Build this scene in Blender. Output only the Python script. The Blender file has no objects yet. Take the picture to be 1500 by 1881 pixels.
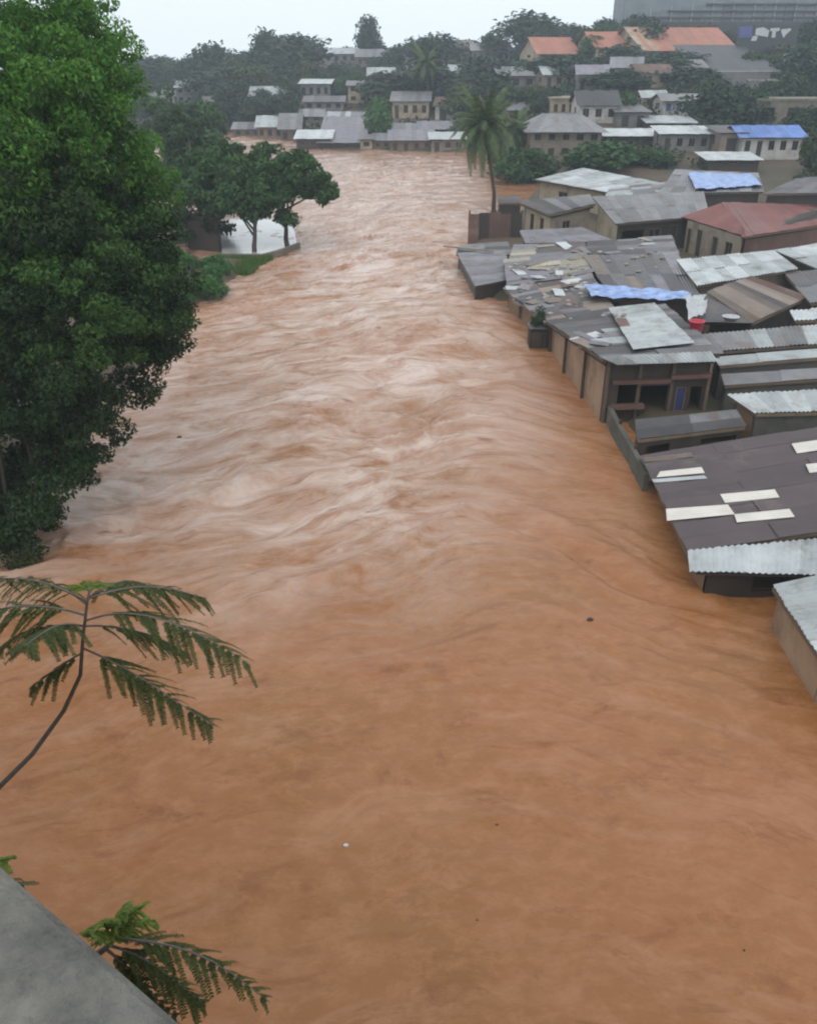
import bpy, math, random
import numpy as np
from mathutils import Vector, Matrix
R = math.radians
random.seed(11); rng = np.random.default_rng(11)
scene = bpy.context.scene
COL = scene.collection

# ------------------------------------------------------------------ camera
CH, F, PITCH = 13.0, 1565.0, R(28.2)
cp_, sp_ = math.cos(PITCH), math.sin(PITCH)
cam = bpy.data.cameras.new('camera'); camo = bpy.data.objects.new('camera', cam); COL.objects.link(camo)
camo.location = (0, 0, CH); camo.rotation_euler = (R(90) - PITCH, 0, 0)
cam.sensor_fit = 'VERTICAL'; cam.sensor_height = 24; cam.lens = F / 1881 * 24
cam.clip_start = .05; cam.clip_end = 3000
scene.camera = camo

# ------------------------------------------------------------------ sky and sun (overcast)
SUN_EL, SUN_ROT = R(58), R(200)
w = bpy.data.worlds.new('World'); scene.world = w; w.use_nodes = True
nt = w.node_tree; nt.nodes.clear()
sky = nt.nodes.new('ShaderNodeTexSky'); sky.sky_type = 'NISHITA'; sky.sun_disc = False
sky.sun_elevation = SUN_EL; sky.sun_rotation = SUN_ROT; sky.dust_density = 4; sky.air_density = 1; sky.ozone_density = 1
hs = nt.nodes.new('ShaderNodeHueSaturation'); hs.inputs['Saturation'].default_value = .35
mixw = nt.nodes.new('ShaderNodeMix'); mixw.data_type = 'RGBA'; mixw.inputs[0].default_value = .8
mixw.inputs[7].default_value = (9.6, 10.2, 10.5, 1)            # the even white of the cloud cover
bg = nt.nodes.new('ShaderNodeBackground'); bg.inputs[1].default_value = .14
wo = nt.nodes.new('ShaderNodeOutputWorld')
nt.links.new(sky.outputs[0], hs.inputs['Color']); nt.links.new(hs.outputs[0], mixw.inputs[6])
nt.links.new(mixw.outputs[2], bg.inputs[0]); nt.links.new(bg.outputs[0], wo.inputs[0])
sl = bpy.data.lights.new('sun', 'SUN'); sl.energy = .6; sl.angle = R(30); sl.color = (1, .97, .92)
so = bpy.data.objects.new('sun', sl); COL.objects.link(so)
so.rotation_euler = (R(90) - SUN_EL, 0, R(180) - SUN_ROT)
vs = scene.view_settings
vs.view_transform = 'Standard'; vs.look = 'None'; vs.gamma = 1; vs.use_curve_mapping = False; vs.exposure = .05
scene.cycles.max_bounces = 6; scene.cycles.diffuse_bounces = 3; scene.cycles.glossy_bounces = 3
scene.cycles.transmission_bounces = 4; scene.cycles.volume_bounces = 1; scene.cycles.transparent_max_bounces = 6
scene.cycles.use_denoising = True
scene.cycles.filter_width = 2.1

# ------------------------------------------------------------------ pixel -> place
def ray(px, py):
    dx = (px - 750) / F; dy = (940.5 - py) / F
    return Vector((dx, cp_ + dy * sp_, -sp_ + dy * cp_))
def P(px, py, z):
    d = ray(px, py); t = (z - CH) / d.z
    return Vector((d.x * t, d.y * t, z))
def PY(px, py, Y):
    d = ray(px, py); t = Y / d.y
    return Vector((d.x * t, Y, CH + d.z * t))
def depth(v): return v.y * cp_ + (CH - v.z) * sp_

# ------------------------------------------------------------------ noise
_perm = rng.random((256, 256))
def vnoise(x, y, seed=0):
    x = np.asarray(x, float) + seed * 17.31; y = np.asarray(y, float) + seed * 9.73
    xi = np.floor(x).astype(int); yi = np.floor(y).astype(int); fx = x - xi; fy = y - yi
    fx = fx * fx * fx * (fx * (fx * 6 - 15) + 10); fy = fy * fy * fy * (fy * (fy * 6 - 15) + 10)
    g = lambda a, b: _perm[a & 255, b & 255]
    return ((g(xi, yi) * (1 - fx) + g(xi + 1, yi) * fx) * (1 - fy) + (g(xi, yi + 1) * (1 - fx) + g(xi + 1, yi + 1) * fx) * fy) * 2 - 1
def sstep(a, b, x):
    t = np.clip((np.asarray(x, float) - a) / (b - a), 0, 1); return t * t * (3 - 2 * t)

# ------------------------------------------------------------------ materials
MAT = {}
def mat(name, col, rough=.6, col2=None, scale=1.0, detail=6, bump=0, bscale=None, var=0, spec=.5, stain=None, stain_scale=.6, stain_amt=.5, metal=0, stretch=None, island=0, trans=0, coord='pos'):
    m = bpy.data.materials.new(name); m.use_nodes = True
    n = m.node_tree; N = n.nodes; L = n.links
    b = N['Principled BSDF']; b.inputs['Roughness'].default_value = rough; b.inputs['Metallic'].default_value = metal
    b.inputs['Specular IOR Level'].default_value = spec
    if coord == 'pos':
        src = N.new('ShaderNodeNewGeometry').outputs['Position']
    else:
        src = N.new('ShaderNodeTexCoord').outputs['Object']
    if stretch:
        mp = N.new('ShaderNodeMapping'); mp.inputs['Scale'].default_value = stretch; L.new(src, mp.inputs[0]); src = mp.outputs[0]
    def noise(s, d=detail, ro=.6):
        t = N.new('ShaderNodeTexNoise'); t.inputs['Scale'].default_value = s; t.inputs['Detail'].default_value = d; t.inputs['Roughness'].default_value = ro
        L.new(src, t.inputs['Vector']); return t.outputs['Fac']
    def ramp(f, a, c):
        r = N.new('ShaderNodeMapRange'); r.inputs[1].default_value = a; r.inputs[2].default_value = c; L.new(f, r.inputs[0]); return r.outputs[0]
    def mix(f, a, c, mode='MIX'):
        x = N.new('ShaderNodeMix'); x.data_type = 'RGBA'; x.blend_type = mode
        for k, v in ((0, f), (6, a), (7, c)):
            if hasattr(v, 'is_linked'): L.new(v, x.inputs[k])
            else: x.inputs[k].default_value = v if k == 0 else (*v[:3], 1)
        return x.outputs[2]
    c = tuple(col)
    cur = mix(ramp(noise(scale), .3, .7), c, col2 or tuple(v * .75 for v in c))
    if stain:
        cur = mix(ramp(noise(stain_scale, 8, .7), .62 - .25 * stain_amt, .78 - .1 * stain_amt), cur, stain)
    if var or island:
        if island: rnd = N.new('ShaderNodeNewGeometry').outputs['Random Per Island']; a = island
        else: rnd = N.new('ShaderNodeObjectInfo').outputs['Random']; a = var
        r = N.new('ShaderNodeMapRange'); r.inputs[3].default_value = 1 - a; r.inputs[4].default_value = 1 + a; L.new(rnd, r.inputs[0])
        h = N.new('ShaderNodeHueSaturation'); L.new(r.outputs[0], h.inputs['Value']); L.new(cur, h.inputs['Color'])
        if island:
            r2 = N.new('ShaderNodeMapRange'); r2.inputs[3].default_value = .475; r2.inputs[4].default_value = .515
            fr = N.new('ShaderNodeMath'); fr.operation = 'FRACT'; ml = N.new('ShaderNodeMath'); ml.operation = 'MULTIPLY'; ml.inputs[1].default_value = 7.77
            L.new(rnd, ml.inputs[0]); L.new(ml.outputs[0], fr.inputs[0]); L.new(fr.outputs[0], r2.inputs[0]); L.new(r2.outputs[0], h.inputs['Hue'])
        cur = h.outputs[0]
    L.new(cur, b.inputs['Base Color'])
    if bump:
        bp = N.new('ShaderNodeBump'); bp.inputs['Strength'].default_value = bump; bp.inputs['Distance'].default_value = .03
        L.new(noise(bscale or scale * 6), bp.inputs['Height']); L.new(bp.outputs[0], b.inputs['Normal'])
    if trans:
        t = N.new('ShaderNodeBsdfTranslucent'); L.new(cur, t.inputs[0])
        ms = N.new('ShaderNodeMixShader'); ms.inputs[0].default_value = trans
        L.new(b.outputs[0], ms.inputs[1]); L.new(t.outputs[0], ms.inputs[2]); L.new(ms.outputs[0], N['Material Output'].inputs[0])
    MAT[name] = m; return m
RUST = (.13, .075, .05)
mat('zinc_light', (.37, .40, .405), .5, (.27, .29, .30), 1.3, detail=9, var=.16, stain=(.14, .125, .11), stain_scale=.9, stain_amt=.5, bump=.15)
mat('zinc_white', (.47, .50, .51), .45, (.33, .355, .365), 1.3, detail=9, var=.1, stain=(.2, .18, .16), stain_scale=.9, stain_amt=.42)
mat('zinc_mid', (.19, .195, .205), .5, (.13, .13, .14), 1.2, detail=9, var=.25, stain=RUST, stain_scale=.9, stain_amt=.45, bump=.15)
mat('zinc_dark', (.095, .092, .098), .5, (.06, .057, .062), 1.2, detail=9, var=.3, stain=RUST, stain_scale=.9, stain_amt=.45, bump=.2)
mat('zinc_lilac', (.20, .19, .22), .5, (.145, .135, .155), 1.2, detail=9, var=.16, stain=(.11, .085, .075), stain_scale=.9, stain_amt=.5)
mat('roof_brown', (.082, .060, .064), .5, (.062, .046, .049), .8, var=.13, stain=(.13, .105, .10), stain_amt=.2, bump=.15)
mat('skylight', (.62, .58, .53), .4, (.5, .46, .42), 1.2, var=.08)
mat('roof_red', (.20, .062, .055), .5, (.145, .05, .045), .9, var=.12, stain=(.15, .10, .08), stain_amt=.5)
mat('roof_orange', (.36, .135, .085), .6, (.27, .10, .065), .5, var=.12, stain=(.2, .1, .07), stain_amt=.5)
mat('roof_rust', (.14, .075, .055), .6, (.09, .05, .04), .8, var=.2, stain=(.17, .15, .14), stain_amt=.3)
mat('roof_stripe', (.2, .165, .14), .55, (.15, .12, .105), 1, var=.35, stain=RUST, stain_amt=.4)
mat('roof_blue', (.09, .18, .46), .5, (.06, .12, .32), .9, var=.2, stain=(.2, .26, .42), stain_amt=.5)
mat('tarp_blue', (.30, .43, .70), .4, (.10, .17, .42), 1.8, detail=5, bump=.8, bscale=6, stain=(.05, .07, .16), stain_scale=1.6, stain_amt=.45)
mat('tarp_white', (.45, .46, .48), .5, (.3, .31, .33), 2)
mat('mud_wall', (.21, .135, .08), .8, (.15, .09, .055), 1.4, detail=9, stain=(.08, .055, .035), stain_amt=.55, bump=.3)
mat('tan_wall', (.33, .225, .14), .8, (.25, .16, .10), 1.1, detail=9, stain=(.12, .08, .05), stain_amt=.5, bump=.3)
mat('plank_wall', (.16, .115, .075), .75, (.10, .07, .05), 2, var=.3, stretch=(1, 1, .25), bump=.3)
mat('plank_dark', (.05, .036, .028), .75, (.033, .024, .019), 2, var=.3, stretch=(1, 1, .25), bump=.3)
mat('plaster_cream', (.38, .32, .22), .75, (.29, .24, .165), .8, detail=9, stain=(.14, .10, .07), stain_amt=.55)
mat('plaster_white', (.46, .45, .43), .75, (.36, .35, .33), .8, detail=9, stain=(.16, .13, .1), stain_amt=.5)
mat('plaster_beige', (.24, .20, .155), .75, (.18, .145, .115), .9, detail=9, stain=(.09, .07, .05), stain_amt=.55)
mat('plaster_grey', (.2, .195, .185), .75, (.14, .135, .13), .8, detail=9, stain=(.08, .068, .055), stain_amt=.55)
mat('block_wall', (.105, .10, .085), .85, (.07, .066, .055), 1.5, detail=9, stain=(.04, .042, .03), stain_amt=.55, bump=.4)
mat('stone_wall', (.19, .165, .125), .85, (.12, .10, .08), .8, stain=(.07, .08, .045), stain_amt=.5)
mat('concrete', (.25, .24, .21), .85, (.12, .117, .108), 5, detail=14, stain=(.05, .05, .045), stain_scale=9, stain_amt=.7, bump=.9, bscale=45)
mat('concrete_pale', (.46, .47, .475), .6, (.37, .38, .38), .6, detail=9, stain=(.24, .19, .13), stain_scale=.5, stain_amt=.5)
mat('wet_concrete', (.50, .51, .52), .12, (.42, .43, .435), .4, detail=8, stain=(.3, .25, .19), stain_scale=.3, stain_amt=.35, spec=.6)
mat('dark_timber', (.045, .038, .032), .8, (.03, .026, .022), 2)
mat('glass_dark', (.02, .022, .025), .12, (.015, .015, .017), 1)
mat('door_dark', (.04, .034, .03), .6, (.03, .025, .022), 2)
mat('door_blue', (.035, .05, .15), .6, (.025, .035, .11), 1)
mat('shutter_blue', (.07, .11, .36), .5, (.05, .08, .28), 1)
mat('frame_pale', (.4, .37, .32), .6)
mat('bark', (.075, .06, .05), .85, (.045, .036, .03), 3, bump=.5, coord='obj')
mat('stem', (.14, .13, .12), .7, (.09, .08, .07), 20)
mat('red_plastic', (.5, .03, .06), .4, (.42, .025, .05), 3)
mat('paint_white', (.5, .51, .54), .6, (.4, .41, .44), 2)
mat('panel_blue', (.09, .1, .28), .6)
mat('stand_grey', (.17, .19, .205), .6, (.13, .145, .16), .4, var=.2)
mat('stand_light', (.24, .26, .27), .6, (.19, .205, .215), .4, var=.1)
mat('roof_slate', (.05, .05, .055), .6, (.038, .038, .042), .5, var=.12)
mat('stone', (.28, .26, .23), .8, (.18, .165, .145), 4, var=.35)
mat('sack', (.34, .31, .25), .8, (.22, .2, .16), 4, var=.3)
mat('driftwood', (.035, .028, .024), .8)
mat('palm_leaf', (.085, .125, .045), .5, (.05, .08, .03), 2, spec=.2, island=.25, trans=.25, coord='obj')
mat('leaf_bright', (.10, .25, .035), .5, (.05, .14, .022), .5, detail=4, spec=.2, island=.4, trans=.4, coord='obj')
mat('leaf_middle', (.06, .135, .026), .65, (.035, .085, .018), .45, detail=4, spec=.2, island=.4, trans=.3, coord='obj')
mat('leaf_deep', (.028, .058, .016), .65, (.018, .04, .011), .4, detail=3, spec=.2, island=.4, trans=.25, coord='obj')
mat('leaf_mid', (.042, .10, .028), .65, (.03, .07, .02), .6, detail=3, spec=.2, island=.4, trans=.25, coord='obj')
mat('leaf_far', (.028, .055, .024), .6, (.02, .038, .018), 1.1, detail=3, spec=.2, island=.45, trans=.2, coord='obj')
mat('leaf_olive', (.06, .085, .026), .55, (.038, .058, .02), 1.1, detail=3, spec=.2, island=.4, trans=.25, coord='obj')
mat('leaf_shrub', (.06, .17, .04), .6, (.04, .11, .028), 1, detail=3, spec=.2, island=.35, trans=.3, coord='obj')
mat('leaf_grass', (.10, .19, .035), .6, (.065, .13, .025), 2, spec=.2, island=.3, trans=.3)
mat('leaf_frond', (.068, .09, .022), .6, (.038, .055, .014), 9, spec=.25, island=.4, trans=.35)
mat('leaf_young', (.17, .24, .045), .5, (.10, .16, .035), 9, spec=.2, island=.3, trans=.4)

# ------------------------------------------------------------------ object helpers
def prop(o, label=None, cat=None, group=None, kind=None):
    if label: o['label'] = label
    if cat: o['category'] = cat
    if group: o['group'] = group
    if kind: o['kind'] = kind
    return o
ROOT = {}
def thing(name, label, cat, loc, group=None):
    o = bpy.data.objects.new(name, None); COL.objects.link(o); o.location = loc; o.empty_display_size = .3
    ROOT[o.name] = Vector(loc); return prop(o, label, cat, group)
def mesh(name, verts, faces, m, parent=None, smooth=False, origin=None):
    """verts are world places; they are stored relative to the thing's base"""
    if parent is not None: o0 = ROOT[parent.name]
    elif origin is not None: o0 = Vector(origin)
    else: o0 = Vector((0, 0, 0))
    va = np.asarray([tuple(v) for v in verts], float) - np.array(o0)
    me = bpy.data.meshes.new(name); me.from_pydata(va.tolist(), [], [tuple(f) for f in faces]); 
    if smooth: me.polygons.foreach_set('use_smooth', [True] * len(me.polygons))
    me.materials.append(MAT[m] if isinstance(m, str) else m); me.update()
    o = bpy.data.objects.new(name, me); COL.objects.link(o)
    ROOT[o.name] = o0
    if parent is not None: o.parent = parent
    else: o.location = o0
    return o
def fast_mesh(name, va, quads, m, parent=None, smooth=False):
    me = bpy.data.meshes.new(name); n = len(va); q = np.asarray(quads, np.int32); k = q.shape[1]
    me.vertices.add(n); me.vertices.foreach_set('co', np.asarray(va, np.float32).ravel())
    me.loops.add(q.size); me.loops.foreach_set('vertex_index', q.ravel())
    me.polygons.add(len(q)); me.polygons.foreach_set('loop_start', np.arange(0, q.size, k, dtype=np.int32))
    if smooth: me.polygons.foreach_set('use_smooth', np.ones(len(q), bool))
    me.materials.append(MAT[m]); me.update(calc_edges=True); me.validate()
    o = bpy.data.objects.new(name, me); COL.objects.link(o); ROOT[o.name] = Vector((0, 0, 0))
    if parent is not None: o.parent = parent; ROOT[o.name] = ROOT[parent.name]
    return o
def hexa(b, t):
    """b, t: 4 bottom and 4 top corners, counter-clockwise from above"""
    return list(b) + list(t), [(3, 2, 1, 0), (4, 5, 6, 7), (0, 1, 5, 4), (1, 2, 6, 5), (2, 3, 7, 6), (3, 0, 4, 7)]
def joined(parts):
    V, Fc = [], []
    for v, f in parts:
        k = len(V); V += list(v); Fc += [tuple(i + k for i in q) for q in f]
    return V, Fc
def box(c, sx, sy, sz, rz=0):
    c = Vector(c); ca, sa = math.cos(rz), math.sin(rz)
    def pt(x, y, z): return c + Vector((x * ca - y * sa, x * sa + y * ca, z))
    b = [pt(-sx / 2, -sy / 2, 0), pt(sx / 2, -sy / 2, 0), pt(sx / 2, sy / 2, 0), pt(-sx / 2, sy / 2, 0)]
    return hexa(b, [v + Vector((0, 0, sz)) for v in b])
def beam(a, b, wd, ht):
    a, b = Vector(a), Vector(b); d = (b - a).normalized()
    s = d.cross(Vector((0, 0, 1)))
    if s.length < .1: s = Vector((1, 0, 0))
    s.normalize(); u = s.cross(d); s *= wd / 2; u *= ht / 2
    return hexa([a - s - u, a + s - u, b + s - u, b - s - u], [a - s + u, a + s + u, b + s + u, b - s + u])
def tube(pts, rad, n=8):
    pts = [Vector(p) for p in pts]; V, Fc = [], []
    for i, p in enumerate(pts):
        d = (pts[min(i + 1, len(pts) - 1)] - pts[max(i - 1, 0)]).normalized()
        a = d.cross(Vector((0, 1, .2))); a = a if a.length > .05 else d.cross(Vector((1, 0, 0))); a.normalize(); b = d.cross(a)
        r = rad[i] if hasattr(rad, '__len__') else rad
        for k in range(n):
            t = 2 * math.pi * k / n; V.append(p + (a * math.cos(t) + b * math.sin(t)) * r)
    for i in range(len(pts) - 1):
        for k in range(n): Fc.append((i * n + k, i * n + (k + 1) % n, (i + 1) * n + (k + 1) % n, (i + 1) * n + k))
    Fc.append(tuple(range(n - 1, -1, -1))); Fc.append(tuple((len(pts) - 1) * n + k for k in range(n)))
    return V, Fc
def bil(A, B, C, D, u, v): return (A * (1 - u) + B * u) * (1 - v) + (D * (1 - u) + C * u) * v

# ------------------------------------------------------------------ river outline and terrain
def wp(px, py): p = P(px, py, 0); return (p.x, p.y)
RIVER = [(-5.5, -60), (-5.5, 4), (-8.6, 8.5), (-11.9, 19), (-12.4, 30), (-12.2, 46), wp(405, 548), wp(470, 492), wp(548, 454), wp(535, 440),
         (-24, 72), (-34, 90), (-44, 120), wp(330, 262), wp(390, 243), wp(440, 243), wp(540, 262), wp(560, 275), wp(700, 277), wp(850, 281), (13, 134), (12.0, 118), wp(985, 334), wp(960, 362),
         (9.2, 80), wp(862, 436), wp(838, 470), wp(870, 545), wp(930, 562), wp(990, 640), wp(1095, 745), wp(1190, 890), wp(1275, 1095), wp(1436, 1108), wp(1472, 1200), wp(1500, 1290), (9.2, 6), (9.2, -60)]
def river_sd(x, y):
    """distance to the river's edge, negative in the water"""
    x = np.asarray(x, float); y = np.asarray(y, float)
    d = np.full(x.shape, 1e9); inside = np.zeros(x.shape, bool)
    n = len(RIVER)
    for i in range(n):
        ax, ay = RIVER[i]; bx, by = RIVER[(i + 1) % n]
        t = np.clip(((x - ax) * (bx - ax) + (y - ay) * (by - ay)) / ((bx - ax) ** 2 + (by - ay) ** 2), 0, 1)
        d = np.minimum(d, np.hypot(x - ax - t * (bx - ax), y - ay - t * (by - ay)))
        if ay != by: inside ^= ((ay > y) != (by > y)) & (x < (bx - ax) * (y - ay) / (by - ay) + ax)
    return np.where(inside, -d, d)
def terrain(x, y):
    x = np.asarray(x, float); y = np.asarray(y, float)
    zr = np.interp(y, [0, 75, 90, 104, 138, 170, 200, 240, 300, 330, 600], [.35, .45, 1.4, 2.6, 6.2, 9.3, 12.5, 15.5, 18, 18, 4])
    zc = np.interp(y, [0, 148, 165, 185, 215, 250, 290, 320, 600], [.4, .6, 2.4, 4.8, 7.6, 10, 12, 12, 2])
    zl = np.interp(y, [0, 150, 180, 220, 290, 320, 600], [.4, .7, 2.2, 4.2, 6.8, 6.8, 2])
    q = x / np.maximum(y, 20)
    k = sstep(.06, .2, q) * sstep(60, 90, y); k2 = sstep(-.10, -.24, q)
    z = zc * (1 - k) + zr * k; z = z * (1 - k2) + zl * k2
    z = z + .35 * vnoise(x / 14, y / 14, 3) * sstep(80, 140, y) + .08 * vnoise(x / 3, y / 3, 4)
    s = river_sd(x, y)
    bank = np.where(s < 0, -1.4 + 0 * s, -.5 + s * .75)
    bank = np.where(s < 0, np.maximum(-1.4, -.5 + s * .75), bank)
    z = np.minimum(z, bank)
    yard = sstep(-15.6, -14.4, x) * sstep(-7.6, -8.4, x) * sstep(61, 63, y) * sstep(82, 79, y)
    pool = sstep(-19.6, -18.6, x) * sstep(-13.6, -14.6, x) * sstep(62.4, 63.4, y) * sstep(68.6, 67.8, y)
    yard = np.maximum(yard, pool)
    return z * (1 - yard) - .5 * yard
_T = np.concatenate([np.arange(20, 340, .4), np.arange(340, 700, 4)])
def PG(px, py):
    d = ray(px, py); z = CH + d.z * _T; hit = np.nonzero((z <= terrain(d.x * _T, d.y * _T)) | (z <= 0))[0]
    if not len(hit): return Vector((d.x * 300, d.y * 300, 14))
    t = float(_T[hit[0]]); return Vector((d.x * t, d.y * t, CH + d.z * t))
def gz(x, y): return max(float(terrain(x, y)), 0)
m = mat('earth', (.075, .052, .033), .9, (.11, .065, .042), .12, stain=(.04, .045, .022), stain_scale=.11, stain_amt=.9, bump=.5, bscale=3)
xs = np.concatenate([np.linspace(-700, -80, 40), np.linspace(-78, 110, 190), np.linspace(115, 700, 40)])
ys = np.concatenate([np.linspace(-60, 0, 10), np.linspace(1.5, 200, 180), np.linspace(205, 900, 50)])
X, Y = np.meshgrid(xs, ys); Z = terrain(X, Y); nx, ny = len(xs), len(ys)
I = np.arange(nx * ny).reshape(ny, nx)
Q = np.stack([I[:-1, :-1], I[:-1, 1:], I[1:, 1:], I[1:, :-1]], -1).reshape(-1, 4)
prop(fast_mesh('ground', np.stack([X, Y, Z], -1).reshape(-1, 3), Q, 'earth', smooth=True), kind='structure')

# ------------------------------------------------------------------ flood water
def flow_coords(X, Y):
    """a: along the crests, c: across them; crests lie aslant, up-right on the left of the stream and down-right by the houses"""
    e = X - 2.5; k = .45 + .35 * sstep(28, 75, Y)
    c = Y + k * .5 * (np.sqrt(e * e + 3) - e) + .55 * .5 * (np.sqrt(e * e + 3) + e) * sstep(60, 30, Y)
    a = X + .35 * Y
    a = a + .8 * vnoise(X / 5, Y / 6, 5) + .25 * vnoise(X / 1.4, Y / 1.4, 6); c = c + .9 * vnoise(X / 4, Y / 5, 7) + .22 * vnoise(X / 1.2, Y / 1.2, 8)
    return a, c
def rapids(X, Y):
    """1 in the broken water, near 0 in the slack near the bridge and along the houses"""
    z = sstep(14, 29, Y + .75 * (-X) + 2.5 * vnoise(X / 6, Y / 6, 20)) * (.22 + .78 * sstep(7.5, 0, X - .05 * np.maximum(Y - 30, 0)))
    z = z * (.10 + .22 * sstep(8, 2, np.abs(X + 1)) + .68 * sstep(13, 24, Y + 1.6 * vnoise(X / 3, Y / 3, 21)))  # mid-stream lift also carries the painted pale sheen towards the bridge
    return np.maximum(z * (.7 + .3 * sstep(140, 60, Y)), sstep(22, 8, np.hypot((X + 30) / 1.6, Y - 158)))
def ridge_line(X, Y, pts, wd, ht):
    out = np.zeros_like(X); 
    for i in range(len(pts) - 1):
        (ax, ay), (bx, by) = pts[i], pts[i + 1]
        t = np.clip(((X - ax) * (bx - ax) + (Y - ay) * (by - ay)) / ((bx - ax) ** 2 + (by - ay) ** 2), 0, 1)
        d = np.hypot(X - ax - t * (bx - ax), Y - ay - t * (by - ay))
        out = np.maximum(out, np.exp(-(d / wd) ** 2))
    return out * ht
def water_z(X, Y):
    a, c = flow_coords(X, Y); rp_ = rapids(X, Y)
    patch = .5 + .5 * sstep(-.4, .5, vnoise(a / 8, c / 6, 9))
    rdg = lambda n: 1 - 2 * np.abs(n) ** .8
    z = .16 * rdg(vnoise(a / 3.2, c / 1.25, 10)) + .11 * rdg(vnoise(a / 1.4, c / .64, 11)) + .06 * rdg(vnoise(a / .75, c / .34, 12)) * sstep(70, 30, Y)
    big = .2 * vnoise(a / 7, c / 3.0, 13) * sstep(35, 80, Y)
    z = (z + big) * rp_ * patch
    z = z + (.05 * rdg(vnoise(a / 1.8, c / .8, 14)) + .022 * rdg(vnoise(a / .6, c / .3, 15))) * (.5 + .5 * vnoise(X / 3, Y / 3, 16))
    z = z + ridge_line(X, Y, [wp(470, 1100), wp(600, 1062), wp(700, 1012), wp(790, 965), wp(850, 935)], .25, .17)
    z = z - ridge_line(X, Y, [wp(900, 945), wp(1040, 1005), wp(1130, 1070), wp(1200, 1100), wp(1300, 1118)], .22, .13)
    z = z + ridge_line(X, Y, [wp(940, 925), wp(1060, 975), wp(1150, 1035), wp(1215, 1075), wp(1300, 1095)], .45, .12)
    z = z + ridge_line(X, Y, [wp(60, 1540), wp(200, 1460), wp(330, 1375)], .25, .05)
    z = z - ridge_line(X, Y, [wp(700, 535), wp(790, 548), wp(880, 560)], .5, .13)
    for a, b, h in (((250, 800), (620, 742), .1), ((560, 820), (650, 750), .08), ((820, 570), (960, 640), -.09), ((180, 960), (420, 905), .1), ((120, 985), (330, 965), -.1), ((380, 1110), (520, 1040), .1)):
        z = z + ridge_line(X, Y, [wp(*a), wp(*b)], .3, h)
    return z
xs = np.concatenate([np.linspace(-75, -16, 60)[:-1], np.linspace(-16, 13, 430), np.linspace(13, 60, 60)[1:]])
ys = np.concatenate([np.linspace(-60, 3, 12)[:-1], 3 * (185 / 3) ** (np.arange(860) / 859)])
X, Y = np.meshgrid(xs, ys); Z = water_z(X, Y); nx, ny = len(xs), len(ys)
I = np.arange(nx * ny).reshape(ny, nx)
Q = np.stack([I[:-1, :-1], I[:-1, 1:], I[1:, 1:], I[1:, :-1]], -1).reshape(-1, 4)
mw = bpy.data.materials.new('flood_water'); mw.use_nodes = True; MAT['flood_water'] = mw
N = mw.node_tree.nodes; L = mw.node_tree.links; b = N['Principled BSDF']
b.inputs['IOR'].default_value = 1.33; b.inputs['Roughness'].default_value = .08
fl = N.new('ShaderNodeAttribute'); fl.attribute_name = 'flow'; ra = N.new('ShaderNodeAttribute'); ra.attribute_name = 'rapids'
pos = fl.outputs['Vector']; rap = ra.outputs['Fac']
def wn(scale, detail, sc, dist=0, rough=.6):
    mp = N.new('ShaderNodeMapping'); mp.inputs['Scale'].default_value = sc; L.new(pos, mp.inputs[0])
    t = N.new('ShaderNodeTexNoise'); t.inputs['Scale'].default_value = scale; t.inputs['Detail'].default_value = detail; t.inputs['Distortion'].default_value = dist; t.inputs['Roughness'].default_value = rough
    L.new(mp.outputs[0], t.inputs['Vector']); return t.outputs['Fac']
def rng_(f, lo, hi, a=0, c=1):
    r = N.new('ShaderNodeMapRange'); r.inputs[1].default_value = lo; r.inputs[2].default_value = hi; r.inputs[3].default_value = a; r.inputs[4].default_value = c; L.new(f, r.inputs[0]); return r.outputs[0]
def mul(a, c):
    m_ = N.new('ShaderNodeMath'); m_.operation = 'MULTIPLY'
    for k, v in ((0, a), (1, c)):
        if hasattr(v, 'is_linked'): L.new(v, m_.inputs[k])
        else: m_.inputs[k].default_value = v
    return m_.outputs[0]
def wmix(f, a, c):
    x = N.new('ShaderNodeMix'); x.data_type = 'RGBA'; L.new(f, x.inputs[0])
    for k, v in ((6, a), (7, c)):
        if hasattr(v, 'is_linked'): L.new(v, x.inputs[k])
        else: x.inputs[k].default_value = (*v, 1)
    return x.outputs[2]
geo = N.new('ShaderNodeNewGeometry').outputs['Position']
def gn(scale, detail, sc, dist=0, rough=.6):
    global pos
    keep, pos = pos, geo; r = wn(scale, detail, sc, dist, rough); pos = keep; return r
c1 = wmix(rng_(gn(.14, 5, (1, 1, 1), .4), .38, .62), (.275, .110, .042), (.235, .102, .032))
c2 = wmix(rng_(gn(1.9, 12, (.75, 1.1, 1), .25, .8), .46, .66), c1, (.325, .148, .066))
c2 = wmix(mul(rng_(wn(.5, 10, (.5, 1.7, 1), .5, .72), .50, .68), .55), c2, (.36, .185, .105))  # pale streaks along the flow, a sheen painted into the water colour
c3 = wmix(rng_(gn(.8, 12, (.7, 1.2, 1), .45, .76), .54, .70), c2, (.185, .066, .021))
foam_sheen = mul(mul(rap, rng_(wn(.55, 9, (.6, 1.3, 1), .6, .68), .36, .60)), rng_(wn(.17, 4, (.8, 1.3, 1), .4), .30, .58, .45, 1))
c5 = wmix(mul(foam_sheen, .92), c3, (.56, .445, .385))  # foam, together with sky reflection painted into the base colour
dark = mul(rng_(wn(1.0, 7, (.5, 1.6, 1), .5, .62), .585, .69), rng_(rap, 0, .6, .1, .9))
c5 = wmix(mul(rng_(wn(.75, 9, (.45, 1.9, 1), .6, .7), .56, .68), rng_(rap, 0, .5, .55, .12)), c5, (.165, .06, .02))
c4 = wmix(dark, c5, (.215, .09, .042))
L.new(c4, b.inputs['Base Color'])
bp = N.new('ShaderNodeBump'); bp.inputs['Distance'].default_value = .05
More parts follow.
